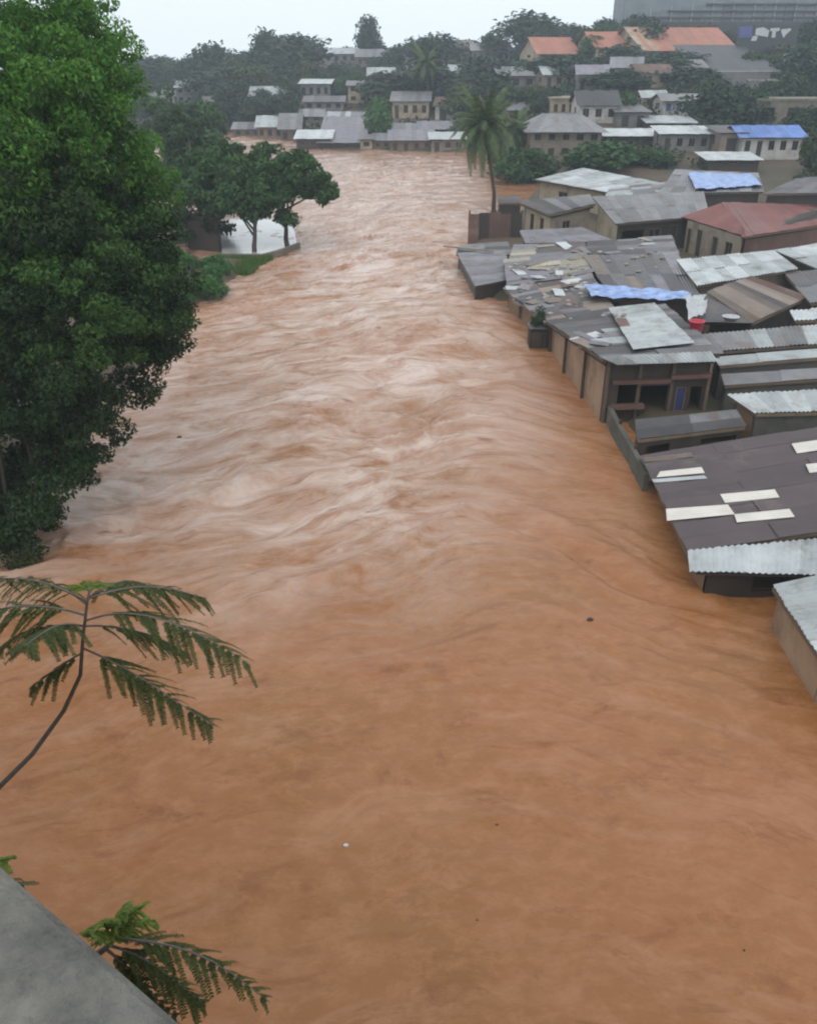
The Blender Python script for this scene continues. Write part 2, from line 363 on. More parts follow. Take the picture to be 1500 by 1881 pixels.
bp2 = N.new('ShaderNodeBump'); bp2.inputs['Distance'].default_value = .16
L.new(rng_(rap, 0, 1, .5, .65), bp.inputs['Strength']); L.new(rng_(rap, 0, 1, .25, .7), bp2.inputs['Strength'])
L.new(gn(4.5, 9, (.75, 1.25, 1), .2, .72), bp.inputs['Height']); L.new(wn(1.0, 7, (.6, 1.7, 1), .4, .65), bp2.inputs['Height'])
L.new(bp2.outputs[0], bp.inputs['Normal']); L.new(bp.outputs[0], b.inputs['Normal'])
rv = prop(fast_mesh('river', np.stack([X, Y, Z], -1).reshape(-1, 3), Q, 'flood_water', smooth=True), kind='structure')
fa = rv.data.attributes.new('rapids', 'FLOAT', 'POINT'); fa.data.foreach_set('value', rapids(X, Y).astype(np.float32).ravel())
fa = rv.data.attributes.new('flow', 'FLOAT_VECTOR', 'POINT'); fl_ = flow_coords(X, Y); fa.data.foreach_set('vector', np.stack([fl_[0], fl_[1], 0 * X], -1).astype(np.float32).ravel())
#PART2

# ------------------------------------------------------------------ building kit
def sheet_mesh(name, a, b_, c, d, m, parent, nrm, waves=6, amp=.018):
    """one corrugated sheet: a-b is its width, a-d its length"""
    V, Fc = [], []; n = waves * 2
    for e, (l, r) in enumerate(((a, b_), (d, c))):
        for k in range(n + 1): V.append(l.lerp(r, k / n) + nrm * (amp if k % 2 else -amp))
    for k in range(n): Fc.append((k, k + 1, n + 2 + k, n + 1 + k))
    return mesh(name, V, Fc, m, parent, smooth=False)
def roof(parent, A, B, C, D, mats, run='v', sw=.85, sl=2.2, jit=.03, name='roof', amp=.027, waves=5, patches=()):
    """a roof plane A near-left, B near-right, C far-right, D far-left; sheets run along u (A-B) or v (A-D)"""
    A, B, C, D = map(Vector, (A, B, C, D)); nrm = (B - A).cross(D - A).normalized()
    if nrm.z < 0: nrm = -nrm
    dn = nrm * (.07 + abs((A - B + C - D).dot(nrm)) * .3); i_ = lambda u, v: bil(A, B, C, D, u, v)
    e = .03
    bt = [i_(e, e), i_(1 - e, e), i_(1 - e, 1 - e), i_(e, 1 - e)]
    rf = mesh(name, *hexa([p - dn - nrm * .05 for p in bt], [p - dn + nrm * .02 for p in bt]), 'dark_timber', parent)
    lu = ((B - A).length + (C - D).length) / 2; lv = ((D - A).length + (C - B).length) / 2
    if run == 'v': nu, nv = max(1, round(lu / sw)), max(1, round(lv / sl))
    else: nu, nv = max(1, round(lu / sl)), max(1, round(lv / sw))
    for i in range(nu):
        for j in range(nv):
            m_ = random.choice(mats)
            for (pi, pj, pm) in patches:
                if pi == i and pj == j: m_ = pm
            off = nrm * random.uniform(-.004, jit); lap = .012
            u0, u1, v0, v1 = i / nu - lap, (i + 1) / nu + lap, j / nv - lap, (j + 1) / nv + lap
            jt = lambda: Vector((random.uniform(-jit, jit), random.uniform(-jit, jit), 0))
            a, b2, c, d = i_(u0, v0) + jt(), i_(u1, v0) + jt(), i_(u1, v1) + jt(), i_(u0, v1) + jt()
            up = nrm * (.02 * ((i + j) % 2))
            a, b2, c, d = [p + off + up for p in (a, b2, c, d)]
            if run == 'v': sheet_mesh('sheet', a, b2, c, d, m_, rf, nrm, waves, amp)
            else: sheet_mesh('sheet', d, a, b2, c, m_, rf, nrm, waves, amp)
    return rf
def wall(parent, p0, p1, base, t0, t1, m, openings=(), th=.14, name='wall', frame='plank_wall'):
    """wall from p0 to p1 (outer face on the right of the walk); openings (u0,u1,v0,v1,kind) in shares of it"""
    p0 = Vector((p0[0], p0[1], 0)); p1 = Vector((p1[0], p1[1], 0)); d = (p1 - p0); d.normalize()
    out = Vector((d.y, -d.x, 0))
    us = sorted({0., 1.} | {o[0] for o in openings} | {o[1] for o in openings}); vs_ = sorted({0., 1.} | {o[2] for o in openings} | {o[3] for o in openings})
    def pt(u, v, k):
        q = p0.lerp(p1, u); top = t0 + (t1 - t0) * u
        return Vector((q.x, q.y, base + (top - base) * v)) - out * k
    solid = {}
    for i in range(len(us) - 1):
        for j in range(len(vs_) - 1):
            uc, vc = (us[i] + us[i + 1]) / 2, (vs_[j] + vs_[j + 1]) / 2
            solid[i, j] = not any(o[0] < uc < o[1] and o[2] < vc < o[3] for o in openings)
    V, Fc = [], []
    def quad(*q):
        k = len(V); V.extend(q); Fc.append((k, k + 1, k + 2, k + 3))
    for (i, j), s in solid.items():
        if not s: continue
        a, b2, c, e = us[i], us[i + 1], vs_[j], vs_[j + 1]
        quad(pt(a, c, 0), pt(b2, c, 0), pt(b2, e, 0), pt(a, e, 0)); quad(pt(b2, c, th), pt(a, c, th), pt(a, e, th), pt(b2, e, th))
        if not solid.get((i - 1, j)): quad(pt(a, c, th), pt(a, c, 0), pt(a, e, 0), pt(a, e, th))
        if not solid.get((i + 1, j)): quad(pt(b2, c, 0), pt(b2, c, th), pt(b2, e, th), pt(b2, e, 0))
        if not solid.get((i, j - 1)): quad(pt(a, c, th), pt(b2, c, th), pt(b2, c, 0), pt(a, c, 0))
        if not solid.get((i, j + 1)): quad(pt(a, e, 0), pt(b2, e, 0), pt(b2, e, th), pt(a, e, th))
    wl = mesh(name, V, Fc, m, parent)
    for (u0, u1, v0, v1, kind) in openings:
        if kind == 'gap': continue
        mm = {'door': 'door_dark', 'bluedoor': 'door_blue', 'window': 'glass_dark'}[kind]
        nm = 'window' if kind == 'window' else 'door'
        q = [pt(u0, v0, .09), pt(u1, v0, .09), pt(u1, v1, .09), pt(u0, v1, .09)]
        w_ = mesh(nm, *hexa([q[0] - out * .03, q[1] - out * .03, q[1], q[0]], [q[3] - out * .03, q[2] - out * .03, q[2], q[3]]), mm, wl)
        fw = .05; L_ = (p1 - p0).length; du = fw / max(L_, .01); dv = fw / max(abs(t0 - base), .1)
        bars = [(u0, u0 + du, v0, v1), (u1 - du, u1, v0, v1), (u0 + du, u1 - du, v1 - dv, v1)]
        if kind == 'window': bars += [(u0 + du, u1 - du, v0, v0 + dv), ((u0 + u1) / 2 - du / 3, (u0 + u1) / 2 + du / 3, v0 + dv, v1 - dv)]
        parts = []
        for a, b2, c, e in bars:
            k0, k1 = .085, .03
            bq = [pt(a, c, k1), pt(b2, c, k1), pt(b2, c, k0), pt(a, c, k0)]; tq = [pt(a, e, k1), pt(b2, e, k1), pt(b2, e, k0), pt(a, e, k0)]
            parts.append(hexa(bq, tq))
        mesh('frame', *joined(parts), frame, w_)
    return wl
def shack(name, label, A, B, C, D, base=-.4, walls=('mud_wall',) * 4, roofs=('zinc_dark',), run='v', inset=.3, op=None, sw=.85, sl=2.2, group=None, jit=.03, patches=(), skip=(), wz=.1, cat='shack'):
    A, B, C, D = map(Vector, (A, B, C, D)); op = op or {}
    t = thing(name, label, cat, ((A.x + C.x) / 2, (A.y + C.y) / 2, base), group)
    roof(t, A, B, C, D, roofs, run, sw, sl, jit, patches=patches)
    lu, lv = (B - A).length, (D - A).length; iu, iv = inset / lu, inset / lv
    q = [bil(A, B, C, D, u, v) for u, v in ((iu, iv), (1 - iu, iv), (1 - iu, 1 - iv), (iu, 1 - iv))]
    for k in range(4):
        if k in skip: continue
        a, b2 = q[k], q[(k + 1) % 4]
        d = (b2 - a).normalized() * (.145 if k % 2 else 0)
        wall(t, a + d, b2 - d, base, a.z - wz, b2.z - wz, walls[k], op.get(k, ()))
    for s, e_ in ((0, 1), (3, 0)):     # eave boards on the sides in view
        pa, pb = (A, B, C, D)[s], (A, B, C, D)[e_]
        mesh('fascia', *beam(pa - Vector((0, 0, .1)), pb - Vector((0, 0, .1)), .03, .12), 'plank_wall', t)
    return t
GR = 'tin roofed shacks crowded along the right bank'

# -- the near right bank
t = shack('riverside_shack', 'low pale tin roofed house at the right edge nearest the bridge', P(1515, 1218, 1.25), (12.6, 14.2, 1.9), (12.9, 18.4, 1.9), P(1420, 1076, 1.25), walls=('tan_wall',) * 4, roofs=('zinc_light', 'zinc_white'), run='u', group=GR, inset=.12)
v0 = P(1500, 1240, 0)
mesh('buttress_wall', *hexa([Vector((9.25, 10, -.5)), Vector((9.6, 10, -.5)), Vector((9.85, 16.2, -.5)), Vector((9.5, 16.2, -.5))], [Vector((9.25, 10, .9)), Vector((9.6, 10, .9)), Vector((9.85, 16.2, .9)), Vector((9.5, 16.2, .9))]), 'tan_wall', t)

A, D = P(1265, 1008, .98), P(1180, 838, .82)
B = Vector((15.4, A.y + .75, 1.75)); C = B + (D - A) * 1.08
t = shack('riverside_house', 'low house with brown tin roof patched with pale skylight sheets', A, B, C, D, walls=('block_wall', 'block_wall', 'block_wall', 'mud_wall'), roofs=('roof_brown',), run='u', sw=.78, sl=2.6, inset=.35, group=GR, jit=.02, cat='house')
rf = [c for c in t.children if c.name.startswith('roof')][0]
def sky_panel(c0, c1, c2, c3, m='skylight'):
    """a translucent sheet let into the brown roof, corners as seen, put on the roof's plane"""
    n_ = (B - A).cross(D - A).normalized(); pts = []
    for c in (c0, c1, c2, c3):
        d = ray(*c); tt = (A - Vector((0, 0, CH))).dot(n_) / d.dot(n_); pts.append(Vector((0, 0, CH)) + d * tt + n_ * .075)
    sheet_mesh('skylight', pts[3], pts[0], pts[1], pts[2], m, rf, n_, 4, .012)
sky_panel((1224, 960), (1348, 948), (1335, 930), (1222, 938)); sky_panel((1352, 963), (1458, 953), (1448, 938), (1347, 948))
sky_panel((1330, 927), (1430, 917), (1421, 902), (1321, 911)); sky_panel((1200, 890), (1298, 882), (1292, 877), (1196, 884), 'zinc_light')
sky_panel((1205, 880), (1293, 872), (1287, 861), (1212, 869)); sky_panel((1184, 852), (1272, 842), (1268, 834), (1181, 844), 'roof_stripe')
sky_panel((1462, 836), (1530, 826), (1522, 808), (1452, 818)); sky_panel((1485, 872), (1560, 863), (1552, 848), (1478, 856))
pr_ = [P(1270, 1049, .92), P(1570, 1058, 1.05), P(1570, 984, 1.22), P(1266, 1011, 1.04)]
roof(t, *pr_, ('zinc_white', 'zinc_light'), 'v', .8, 1.6, .015, name='porch_roof')
y_ = pr_[0].y + .12
wall(t, (8.0, y_), (12.2, y_), -.4, .84, .95, 'plank_dark', [(.3, .5, .45, .85, 'gap')], name='porch_wall')  # dark boards paint in the shade under the porch eave
wall(t, (8.0, y_ + 1.0), (8.0, y_ + .01), -.4, .9, .84, 'mud_wall', name='porch_wall')

# porch roof, low wall and pieces before the dark-fronted house
t = shack('lean_to', 'low grey lean-to with flat board roof before the dark open front', P(1172, 806, 1.05), P(1368, 782, 1.05), P(1350, 752, 1.4), P(1168, 772, 1.35), walls=('plank_dark', 'plank_dark', 'plank_dark', 'mud_wall'), roofs=('zinc_mid', 'zinc_dark', 'zinc_mid'), run='u', sl=1.9, sw=.5, group=GR, inset=.06, op={0: [(.08, .3, .15, .8, 'gap'), (.6, .95, .1, .8, 'gap')]})
rp = [P(1122, 742, .75), P(1140, 778, .72), P(1168, 824, .68), P(1192, 872, .62)]
t = thing('bank_wall', 'dark mossy low wall along the water between dark house and brown roof', 'wall', (rp[2].x, rp[2].y, -.4), None)
for a, b2 in zip(rp, rp[1:]):
    wall(t, b2, a, -.4, b2.z, a.z, 'block_wall', th=.18, name='wall_segment')
    mesh('post', *beam((a.x - .03, a.y, -.4), (a.x - .03, a.y, a.z + .15), .1, .1), 'plank_dark', t)

# dark open-fronted house with the long river wall
A, B, C, D = P(1108, 658, 2.72), P(1322, 650, 2.85), P(1218, 560, 2.5), P(1004, 590, 1.35)
t = shack('riverside_house', 'dark open-fronted plank house with light eave strip on the river corner', A, B, C, D, walls=('plank_dark', 'plank_dark', 'plank_dark', 'tan_wall'), roofs=('zinc_dark', 'zinc_dark', 'zinc_mid', 'zinc_dark', 'zinc_mid'), run='u', sw=.8, sl=2.3, inset=.2, group=GR, cat='house', jit=.05,
          op={0: [(.14, .32, .3, .66, 'gap'), (.36, .62, .05, .62, 'gap'), (.70, .80, .25, .6, 'bluedoor'), (.84, .95, .05, .6, 'gap')]})
roof(t, P(1136, 670, 2.62), P(1316, 664, 2.7), P(1302, 646, 3.0), P(1104, 655, 2.86), ('zinc_white', 'zinc_light'), 'v', .85, 1.4, .02, name='canopy')
roof(t, P(1162, 640, 2.9), P(1272, 628, 2.9), P(1200, 557, 2.72), P(1118, 566, 2.35), ('zinc_light',), 'u', 1.0, 2.6, .015, name='patch_roof')
for k in range(4):
    u = (.06, .34, .63, .95)[k]; p = A.lerp(B, u) + Vector((0, .12, 0)); mesh('post', *beam(Vector((p.x, p.y, -.4)), Vector((p.x, p.y, p.z - .16)), .12, .12), 'plank_wall', t)
for u0, u1, z_ in ((.1, .6, 1.75), (.12, .4, .7), (.6, .95, 1.95)):
    a, b2 = A.lerp(B, u0), A.lerp(B, u1); mesh('shelf', *beam((a.x, a.y + .02, z_), (b2.x, b2.y + .02, z_ + .04), .3, .16), 'roof_rust', t)
# long river wall posts
for u in (.28, .62, .93):
    p = A.lerp(D, u); mesh('post', *beam(Vector((p.x + .08, p.y, -.4)), Vector((p.x + .08, p.y, p.z - .1)), .13, .11), 'plank_dark', t)

shack('tin_shack', 'long grey tin roof with light eave right of the red bucket', P(1297, 646, 2.25), P(1540, 628, 2.3), P(1530, 594, 2.5), P(1270, 616, 2.5), walls=('block_wall',) * 4, roofs=('zinc_mid', 'zinc_mid', 'zinc_light'), run='v', sw=.85, sl=3, group=GR, jit=.02)
shack('tin_shack', 'narrow pale strip roof over mossy block wall right of the dark front', P(1322, 670, 2.0), P(1540, 652, 2.1), P(1540, 637, 2.15), P(1312, 655, 2.1), walls=('block_wall',) * 4, roofs=('zinc_light', 'zinc_white'), run='u', sl=2.2, sw=.9, group=GR, inset=.1, jit=.01)
shack('tin_shack', 'grey narrow roof between mossy wall and white roof on the right', P(1332, 706, 1.75), P(1540, 692, 1.8), P(1540, 674, 1.9), P(1326, 686, 1.85), walls=('block_wall',) * 4, roofs=('zinc_mid', 'zinc_light'), run='u', sl=2.0, sw=.9, group=GR, inset=.1, jit=.01)
shack('tin_shack', 'bright white tin roof over block wall above the brown roof', P(1388, 758, 1.55), P(1560, 754, 1.6), P(1560, 714, 1.85), P(1338, 724, 1.8), walls=('block_wall', 'block_wall', 'block_wall', 'mud_wall'), roofs=('zinc_white', 'zinc_light'), run='v', sw=.8, sl=2.4, group=GR, inset=.12, jit=.012)

# patchwork roofs behind
shack('tin_shack', 'rubble-strewn grey patchwork roof with plank wall on the water', P(1000, 592, 1.25), P(1130, 574, 1.75), P(1082, 500, 1.9), P(926, 530, 1.1), walls=('plank_wall', 'plank_wall', 'plank_wall', 'mud_wall'), roofs=('zinc_mid', 'zinc_dark', 'zinc_lilac', 'zinc_dark', 'roof_stripe'), run='u', sw=.8, sl=1.6, group=GR, jit=.06, inset=.15, op={3: [(.3, .4, .2, .8, 'door'), (.65, .72, .3, .8, 'window')]})
shack('tin_shack', 'low lilac grey roof patched with cream sheet beside the river corner', P(932, 524, 1.25), P(1085, 505, 1.9), P(1075, 464, 2.0), P(926, 478, 1.4), walls=('plank_wall', 'plank_wall', 'plank_wall', 'mud_wall'), roofs=('zinc_lilac', 'zinc_mid', 'zinc_lilac', 'sack'), run='u', sw=.8, sl=1.9, group=GR, jit=.05, inset=.15)
shack('tin_shack', 'dark grey roof with pale diagonal stripes above the blue tarpaulin', P(1128, 548, 1.95), P(1290, 552, 2.2), P(1242, 466, 2.4), P(1072, 470, 2.05), walls=('plank_wall',) * 4, roofs=('zinc_dark', 'zinc_dark', 'zinc_mid', 'roof_stripe', 'zinc_dark', 'zinc_lilac'), run='v', sw=.75, sl=4.5, group=GR, jit=.03)
shack('tin_shack', 'pale broad tin roof below the red roofed house', P(1282, 524, 2.5), P(1464, 494, 2.55), P(1420, 460, 2.7), P(1244, 478, 2.7), walls=('plaster_beige',) * 4, roofs=('zinc_light', 'zinc_light', 'zinc_white'), run='v', sw=.9, sl=2.6, group=GR, jit=.02)
ZZ = 2.4
t = shack('gable_shack', 'brown striped tin gable roof beside the white sacks', P(1382, 592, 2.15), P(1482, 545, 2.15), P(1378, 508, 2.95), P(1300, 536, 2.95), walls=('plank_dark',) * 4, roofs=('roof_stripe', 'roof_stripe', 'zinc_dark', 'roof_rust'), run='v', sw=.7, sl=3.5, group=GR, jit=.03)
roof(t, P(1382, 592, 2.15), P(1300, 536, 2.9), P(1290, 552, 2.5), P(1290, 590, 2.15), ('zinc_dark',), 'v', .8, 2, .02, name='hip_roof')
shack('tin_shack', 'whitish tin roof with dark gap at the right edge below red roof', P(1500, 492, 2.4), P(1600, 474, 2.5), P(1600, 432, 2.6), P(1424, 460, 2.5), walls=('plank_dark',) * 4, roofs=('zinc_white', 'zinc_light'), run='v', sw=.9, sl=2.4, group=GR)
shack('tin_shack', 'dark grey tin roof filling the right edge behind the striped gable', P(1490, 556, 2.2), P(1640, 540, 2.2), P(1600, 486, 2.4), P(1440, 502, 2.4), walls=('plank_dark',) * 4, roofs=('zinc_dark', 'zinc_mid'), run='v', sw=.9, sl=2.4, group=GR)
shack('tin_shack', 'short bright strip roof at the right edge above the long grey roof', P(1462, 588, 2.3), P(1600, 584, 2.3), P(1600, 562, 2.4), P(1452, 570, 2.4), walls=('plank_dark',) * 4, roofs=('zinc_white', 'zinc_mid'), run='v', sw=.9, sl=2.4, group=GR, inset=.1)

# corner sheds in the water
shack('corner_shed', 'lilac grey low shed with mossy wall standing out in the current', P(872, 524, .95), P(936, 512, 1.0), P(928, 462, 1.1), P(838, 462, 1.0), walls=('plank_dark', 'plank_dark', 'plank_dark', 'block_wall'), roofs=('zinc_lilac', 'zinc_lilac', 'zinc_mid'), run='u', sw=.85, sl=2.2, group=GR, inset=.12, jit=.03)
shack('corner_shed', 'dark flat shed with a plank poking over the river', P(838, 466, 1.0), P(940, 468, 1.0), P(932, 444, 1.2), P(845, 450, 1.15), walls=('plank_dark',) * 4, roofs=('zinc_dark', 'zinc_mid'), run='u', sw=.85, sl=2.2, group=GR, inset=.15)
prop(mesh('plank', *beam(P(815, 452, 1.25), P(905, 462, 1.25), .22, .06), 'plank_wall', origin=P(860, 457, 1.2)), 'loose plank lying on the dark flat shed, end out over water', 'plank')
A = Vector((4.6, 68.4, 0)); 
t = thing('rusty_fence', 'rusty brown sheet metal fence standing in the water below the palm', 'fence', (6.6, 68.4, -.4))
for k in range(5):
    x0 = 4.6 + k * .82
    sheet_mesh('sheet', Vector((x0, 68.4 + .03 * (k % 2), -.4)), Vector((x0 + .84, 68.4 + .03 * (k % 2), -.4)), Vector((x0 + .84, 68.5, 2.25 + .08 * (k % 3))), Vector((x0, 68.5, 2.25 + .08 * (k % 3))), 'roof_rust' if k % 3 != 1 else 'plank_dark', t, Vector((0, -1, 0)), 5, .02)
for k in range(3): mesh('post', *beam((4.7 + k * 2, 68.62, -.4), (4.7 + k * 2, 68.62, 2.5), .12, .12), 'plank_dark', t)
mesh('rail', *beam((4.6, 68.6, 2.0), (8.7, 68.6, 2.0), .08, .1), 'plank_dark', t)
shack('corner_shed', 'dark timber box shed beside the palm trunk', P(916, 372, 2.4), P(957, 372, 2.4), P(955, 362, 2.55), P(914, 362, 2.55), walls=('plank_dark',) * 4, roofs=('zinc_dark',), run='u', sw=.9, sl=2, group=GR, inset=.05)
shack('river_house', 'cream walled house with grey roof behind the rusty fence', P(1010, 394, 2.35), P(1092, 374, 3.05), P(1082, 358, 3.1), P(950, 370, 2.7), walls=('plaster_beige', 'plaster_cream', 'plaster_grey', 'plaster_cream'), roofs=('zinc_mid', 'zinc_dark', 'zinc_mid'), run='v', sw=.85, sl=3, group=GR, cat='house', op={3: [(.2, .35, .25, .8, 'window'), (.6, .75, .25, .8, 'window')], 0: [(.3, .5, .35, .75, 'window')]})
shack('tin_shack', 'low lilac roofed lean-to with rust wall before the cream house', P(965, 446, 1.6), P(1128, 444, 1.7), P(1068, 418, 2.0), P(955, 424, 1.9), walls=('plank_dark',) * 4, roofs=('zinc_lilac', 'zinc_mid', 'zinc_lilac'), run='u', sw=.85, sl=2.2, group=GR, jit=.04)
shack('tin_shack', 'patched grey roof between the lilac lean-to and striped roof', P(1078, 474, 1.8), P(1244, 466, 2.2), P(1232, 434, 2.3), P(1080, 444, 1.9), walls=('plank_wall',) * 4, roofs=('zinc_mid', 'zinc_dark', 'zinc_lilac', 'zinc_dark'), run='u', sw=.8, sl=1.8, group=GR, jit=.05)
shack('tin_shack', 'patched dim roof between lilac lean-to and the river corner', P(935, 476, 1.3), P(1080, 466, 1.9), P(1072, 446, 1.9), P(945, 450, 1.5), walls=('plank_wall',) * 4, roofs=('zinc_dark', 'zinc_lilac', 'sack', 'zinc_mid'), run='u', sw=.8, sl=1.6, group=GR, jit=.05)
t = shack('river_house', 'broad plain grey hip roof over dark open verandah', P(1132, 410, 2.6), P(1300, 396, 2.7), P(1290, 352, 3.5), P(1090, 362, 3.5), walls=('plank_dark', 'plaster_beige', 'plaster_beige', 'plaster_cream'), roofs=('zinc_mid',), run='v', sw=.9, sl=3.5, group=GR, cat='house', jit=.012, op={0: [(.05, .3, .05, .8, 'gap'), (.36, .5, .3, .8, 'window'), (.6, .7, .05, .85, 'door')]})
for k in range(4):
    p = P(1140 + k * 50, 410 - k * 4, 2.5); mesh('post', *beam(Vector((p.x, p.y + .2, .2)), Vector((p.x, p.y + .2, 2.5)), .14, .14), 'plaster_cream' if k == 0 else 'plank_dark', t)
A, B, C, D = P(1366, 433, 2.9), P(1640, 366, 2.9), P(1470, 366, 3.5), P(1250, 398, 2.9)
t = shack('river_house', 'beige house with faded red roof, two dark doors and window', P(1366, 434, 2.75), Vector((33.5, 64.2, 2.75)), P(1520, 378, 3.7), P(1328, 372, 3.7), walls=('roof_rust', 'plaster_beige', 'plaster_beige', 'plaster_beige'), roofs=('roof_red',), run='v', sw=.9, sl=4.5, inset=.35, group=GR, cat='house', jit=.01,
          op={})
roof(t, P(1252, 398, 2.75), P(1366, 434, 2.75), P(1366, 420, 3.1), P(1328, 372, 3.66), ('roof_red',), 'v', .9, 4, .01, name='side_roof')
pa, pb = P(1262, 406, 2.6), P(1360, 437, 2.6)
wall(t, pa, pb, .2, 2.65, 2.65, 'plaster_beige', [(.03, .10, .1, .8, 'window'), (.22, .32, .02, .86, 'door'), (.52, .62, .02, .8, 'door'), (.76, .88, .3, .78, 'window')], name='front_wall')
shack('tin_shack', 'dark purple grey low roof behind the red roof at the right edge', P(1402, 356, 2.9), P(1620, 352, 2.9), P(1600, 318, 3.3), P(1462, 328, 3.3), walls=('plank_dark',) * 4, roofs=('zinc_dark', 'roof_brown', 'zinc_dark'), run='v', sw=.9, sl=3, group=GR)
shack('tin_shack', 'dull grey long roof under the far blue tarpaulin', P(1210, 356, 2.9), P(1400, 352, 2.9), P(1390, 318, 3.3), P(1240, 312, 3.3), walls=('plank_dark',) * 4, roofs=('zinc_dark', 'zinc_lilac', 'zinc_mid'), run='v', sw=.95, sl=3, group=GR)
shack('river_house', 'whitish tin roof house with cream wall beyond the palm', P(1110, 352, 2.6), P(1220, 338, 2.8), P(1070, 309, 3.2), P(984, 330, 2.8), walls=('plaster_cream', 'plaster_cream', 'plaster_cream', 'plaster_cream'), roofs=('zinc_white', 'zinc_light', 'zinc_light'), run='u', sw=.9, sl=3, group=GR, cat='house', op={3: [(.3, .45, .3, .8, 'window')], 0: [(.6, .75, .3, .8, 'window')]})
shack('tin_shack', 'grey low roof with pale ridge sheets right of the whitish roof', P(1110, 364, 2.5), P(1260, 356, 2.5), P(1225, 334, 2.9), P(1120, 346, 2.7), walls=('plank_dark',) * 4, roofs=('zinc_mid', 'zinc_light'), run='u', sw=.9, sl=2.5, group=GR)

# ------------------------------------------------------------------ houses of the hillside and the far shore
BOXES = []
def far_house(label, px0, px1, pbase, peave, pridge, wallm, roofm, wins=3, rows=1, dm=6, style='gable', name='house', at=None, group='houses on the hillside', doors=0, cat='house', over=.4, yaw=0, sheets=8):
    """a house standing where the pixel of its foot meets the ground; its size follows from that distance"""
    b0 = PG((px0 + px1) / 2, pbase) if at is None else PY((px0 + px1) / 2, pbase, at)
    if at is not None and float(terrain(b0.x, b0.y)) > b0.z + .3:
        g0 = PG((px0 + px1) / 2, pbase)
        if .6 * at < g0.y < 1.3 * at: b0 = g0
    dp = depth(b0); W = (px1 - px0) * dp / F
    he = PY(750, peave, b0.y).z - b0.z; hr = max(PY(750, pridge, b0.y + (dm * .5 if style != 'mono' else dm)).z - b0.z, he + .3)
    BOXES.append((px0, px1, min(pridge, peave), pbase, b0.y)); t = thing(name, label, cat, b0, group)
    M = Matrix.Translation(b0) @ Matrix.Rotation(yaw, 4, 'Z')
    pt = lambda x, y, z: M @ Vector((x, y, z))
    w2 = W / 2; base = b0.z - 1.2
    op = []
    lo = 1.2 / (he + 1.2)
    for r in range(rows):
        v0 = lo + (1 - lo) * (r + .32) / rows; v1 = lo + (1 - lo) * (r + .78) / rows
        for k in range(wins):
            u = (k + .5) / wins
            kind = 'window'
            if r == 0 and k < doors: op.append((u - .3 / wins / 1.3, u + .3 / wins / 1.3, lo, v1, 'door'))
            else: op.append((u - .25 / wins, u + .25 / wins, v0, v1, kind))
    cs = [pt(-w2, 0, 0), pt(w2, 0, 0), pt(w2, dm, 0), pt(-w2, dm, 0)]
    top = b0.z + he
    tb = b0.z + (hr if style == 'mono' else he)
    inx = (pt(.15, 0, 0) - pt(0, 0, 0))
    wall(t, cs[0], cs[1], base, top, top, wallm, op); wall(t, cs[2], cs[3], base, tb, tb, wallm)
    iny = (pt(0, .15, 0) - pt(0, 0, 0))
    wall(t, cs[1] + iny, cs[2] - iny, base, top, tb, wallm, [(.3, .5, lo + (1 - lo) * .4, lo + (1 - lo) * .8, 'window')]); wall(t, cs[3] - iny, cs[0] + iny, base, tb, top, wallm, [(.4, .6, lo + (1 - lo) * .4, lo + (1 - lo) * .8, 'window')])
    o = over; sw = max(.95, W / sheets)
    kw = dict(run='v', sw=sw, sl=20, jit=.02, amp=.03, waves=4)
    if style == 'mono':
        roof(t, pt(-w2 - o, -o, he + .02), pt(w2 + o, -o, he + .02), pt(w2 + o, dm + o, hr + .1), pt(-w2 - o, dm + o, hr + .1), (roofm,) if isinstance(roofm, str) else roofm, **kw)
    elif style == 'flat':
        mesh('roof', *hexa([pt(-w2 - o, -o, he), pt(w2 + o, -o, he), pt(w2 + o, dm + o, he), pt(-w2 - o, dm + o, he)], [pt(-w2 - o, -o, he + .3), pt(w2 + o, -o, he + .3), pt(w2 + o, dm + o, he + .3), pt(-w2 - o, dm + o, he + .3)]), roofm, t)
    else:
        h = w2 * .45 if style == 'hip' else -o
        e = -.12
        rm = (roofm,) if isinstance(roofm, str) else roofm
        roof(t, pt(-w2 - o, -o, he + e), pt(w2 + o, -o, he + e), pt(w2 - h, dm / 2, hr), pt(-w2 + h, dm / 2, hr), rm, **kw)
        roof(t, pt(w2 + o, dm + o, he + e), pt(-w2 - o, dm + o, he + e), pt(-w2 + h, dm / 2, hr), pt(w2 - h, dm / 2, hr), rm, **kw)
        if style == 'hip':
            for s in (-1, 1):
                a, b2, c = pt(s * (w2 + o), -o, he + e), pt(s * (w2 + o), dm + o, he + e), pt(s * (w2 - h), dm / 2, hr)
                dn = Vector((0, 0, .08)); mesh('hip_end', [a, b2, c, a - dn, b2 - dn, c - dn], [(0, 1, 2) if s > 0 else (2, 1, 0), (5, 4, 3), (0, 3, 4, 1), (1, 4, 5, 2), (2, 5, 3, 0)], rm[0], t)
        else:
            for s in (-1, 1):
                a, b2, c = pt(s * (w2 - .02), .02, he - .02), pt(s * (w2 - .02), dm - .02, he - .02), pt(s * (w2 - .02), dm / 2, hr - .14)
                dn = inx * -s
                mesh('gable', [a, b2, c, a + dn, b2 + dn, c + dn], [(0, 1, 2) if s > 0 else (2, 1, 0), (3, 4, 5) if s < 0 else (5, 4, 3), (0, 3, 4, 1), (1, 4, 5, 2), (2, 5, 3, 0)], wallm, t)
    return t
GF = 'low shanties along the far shore'
FH = far_house
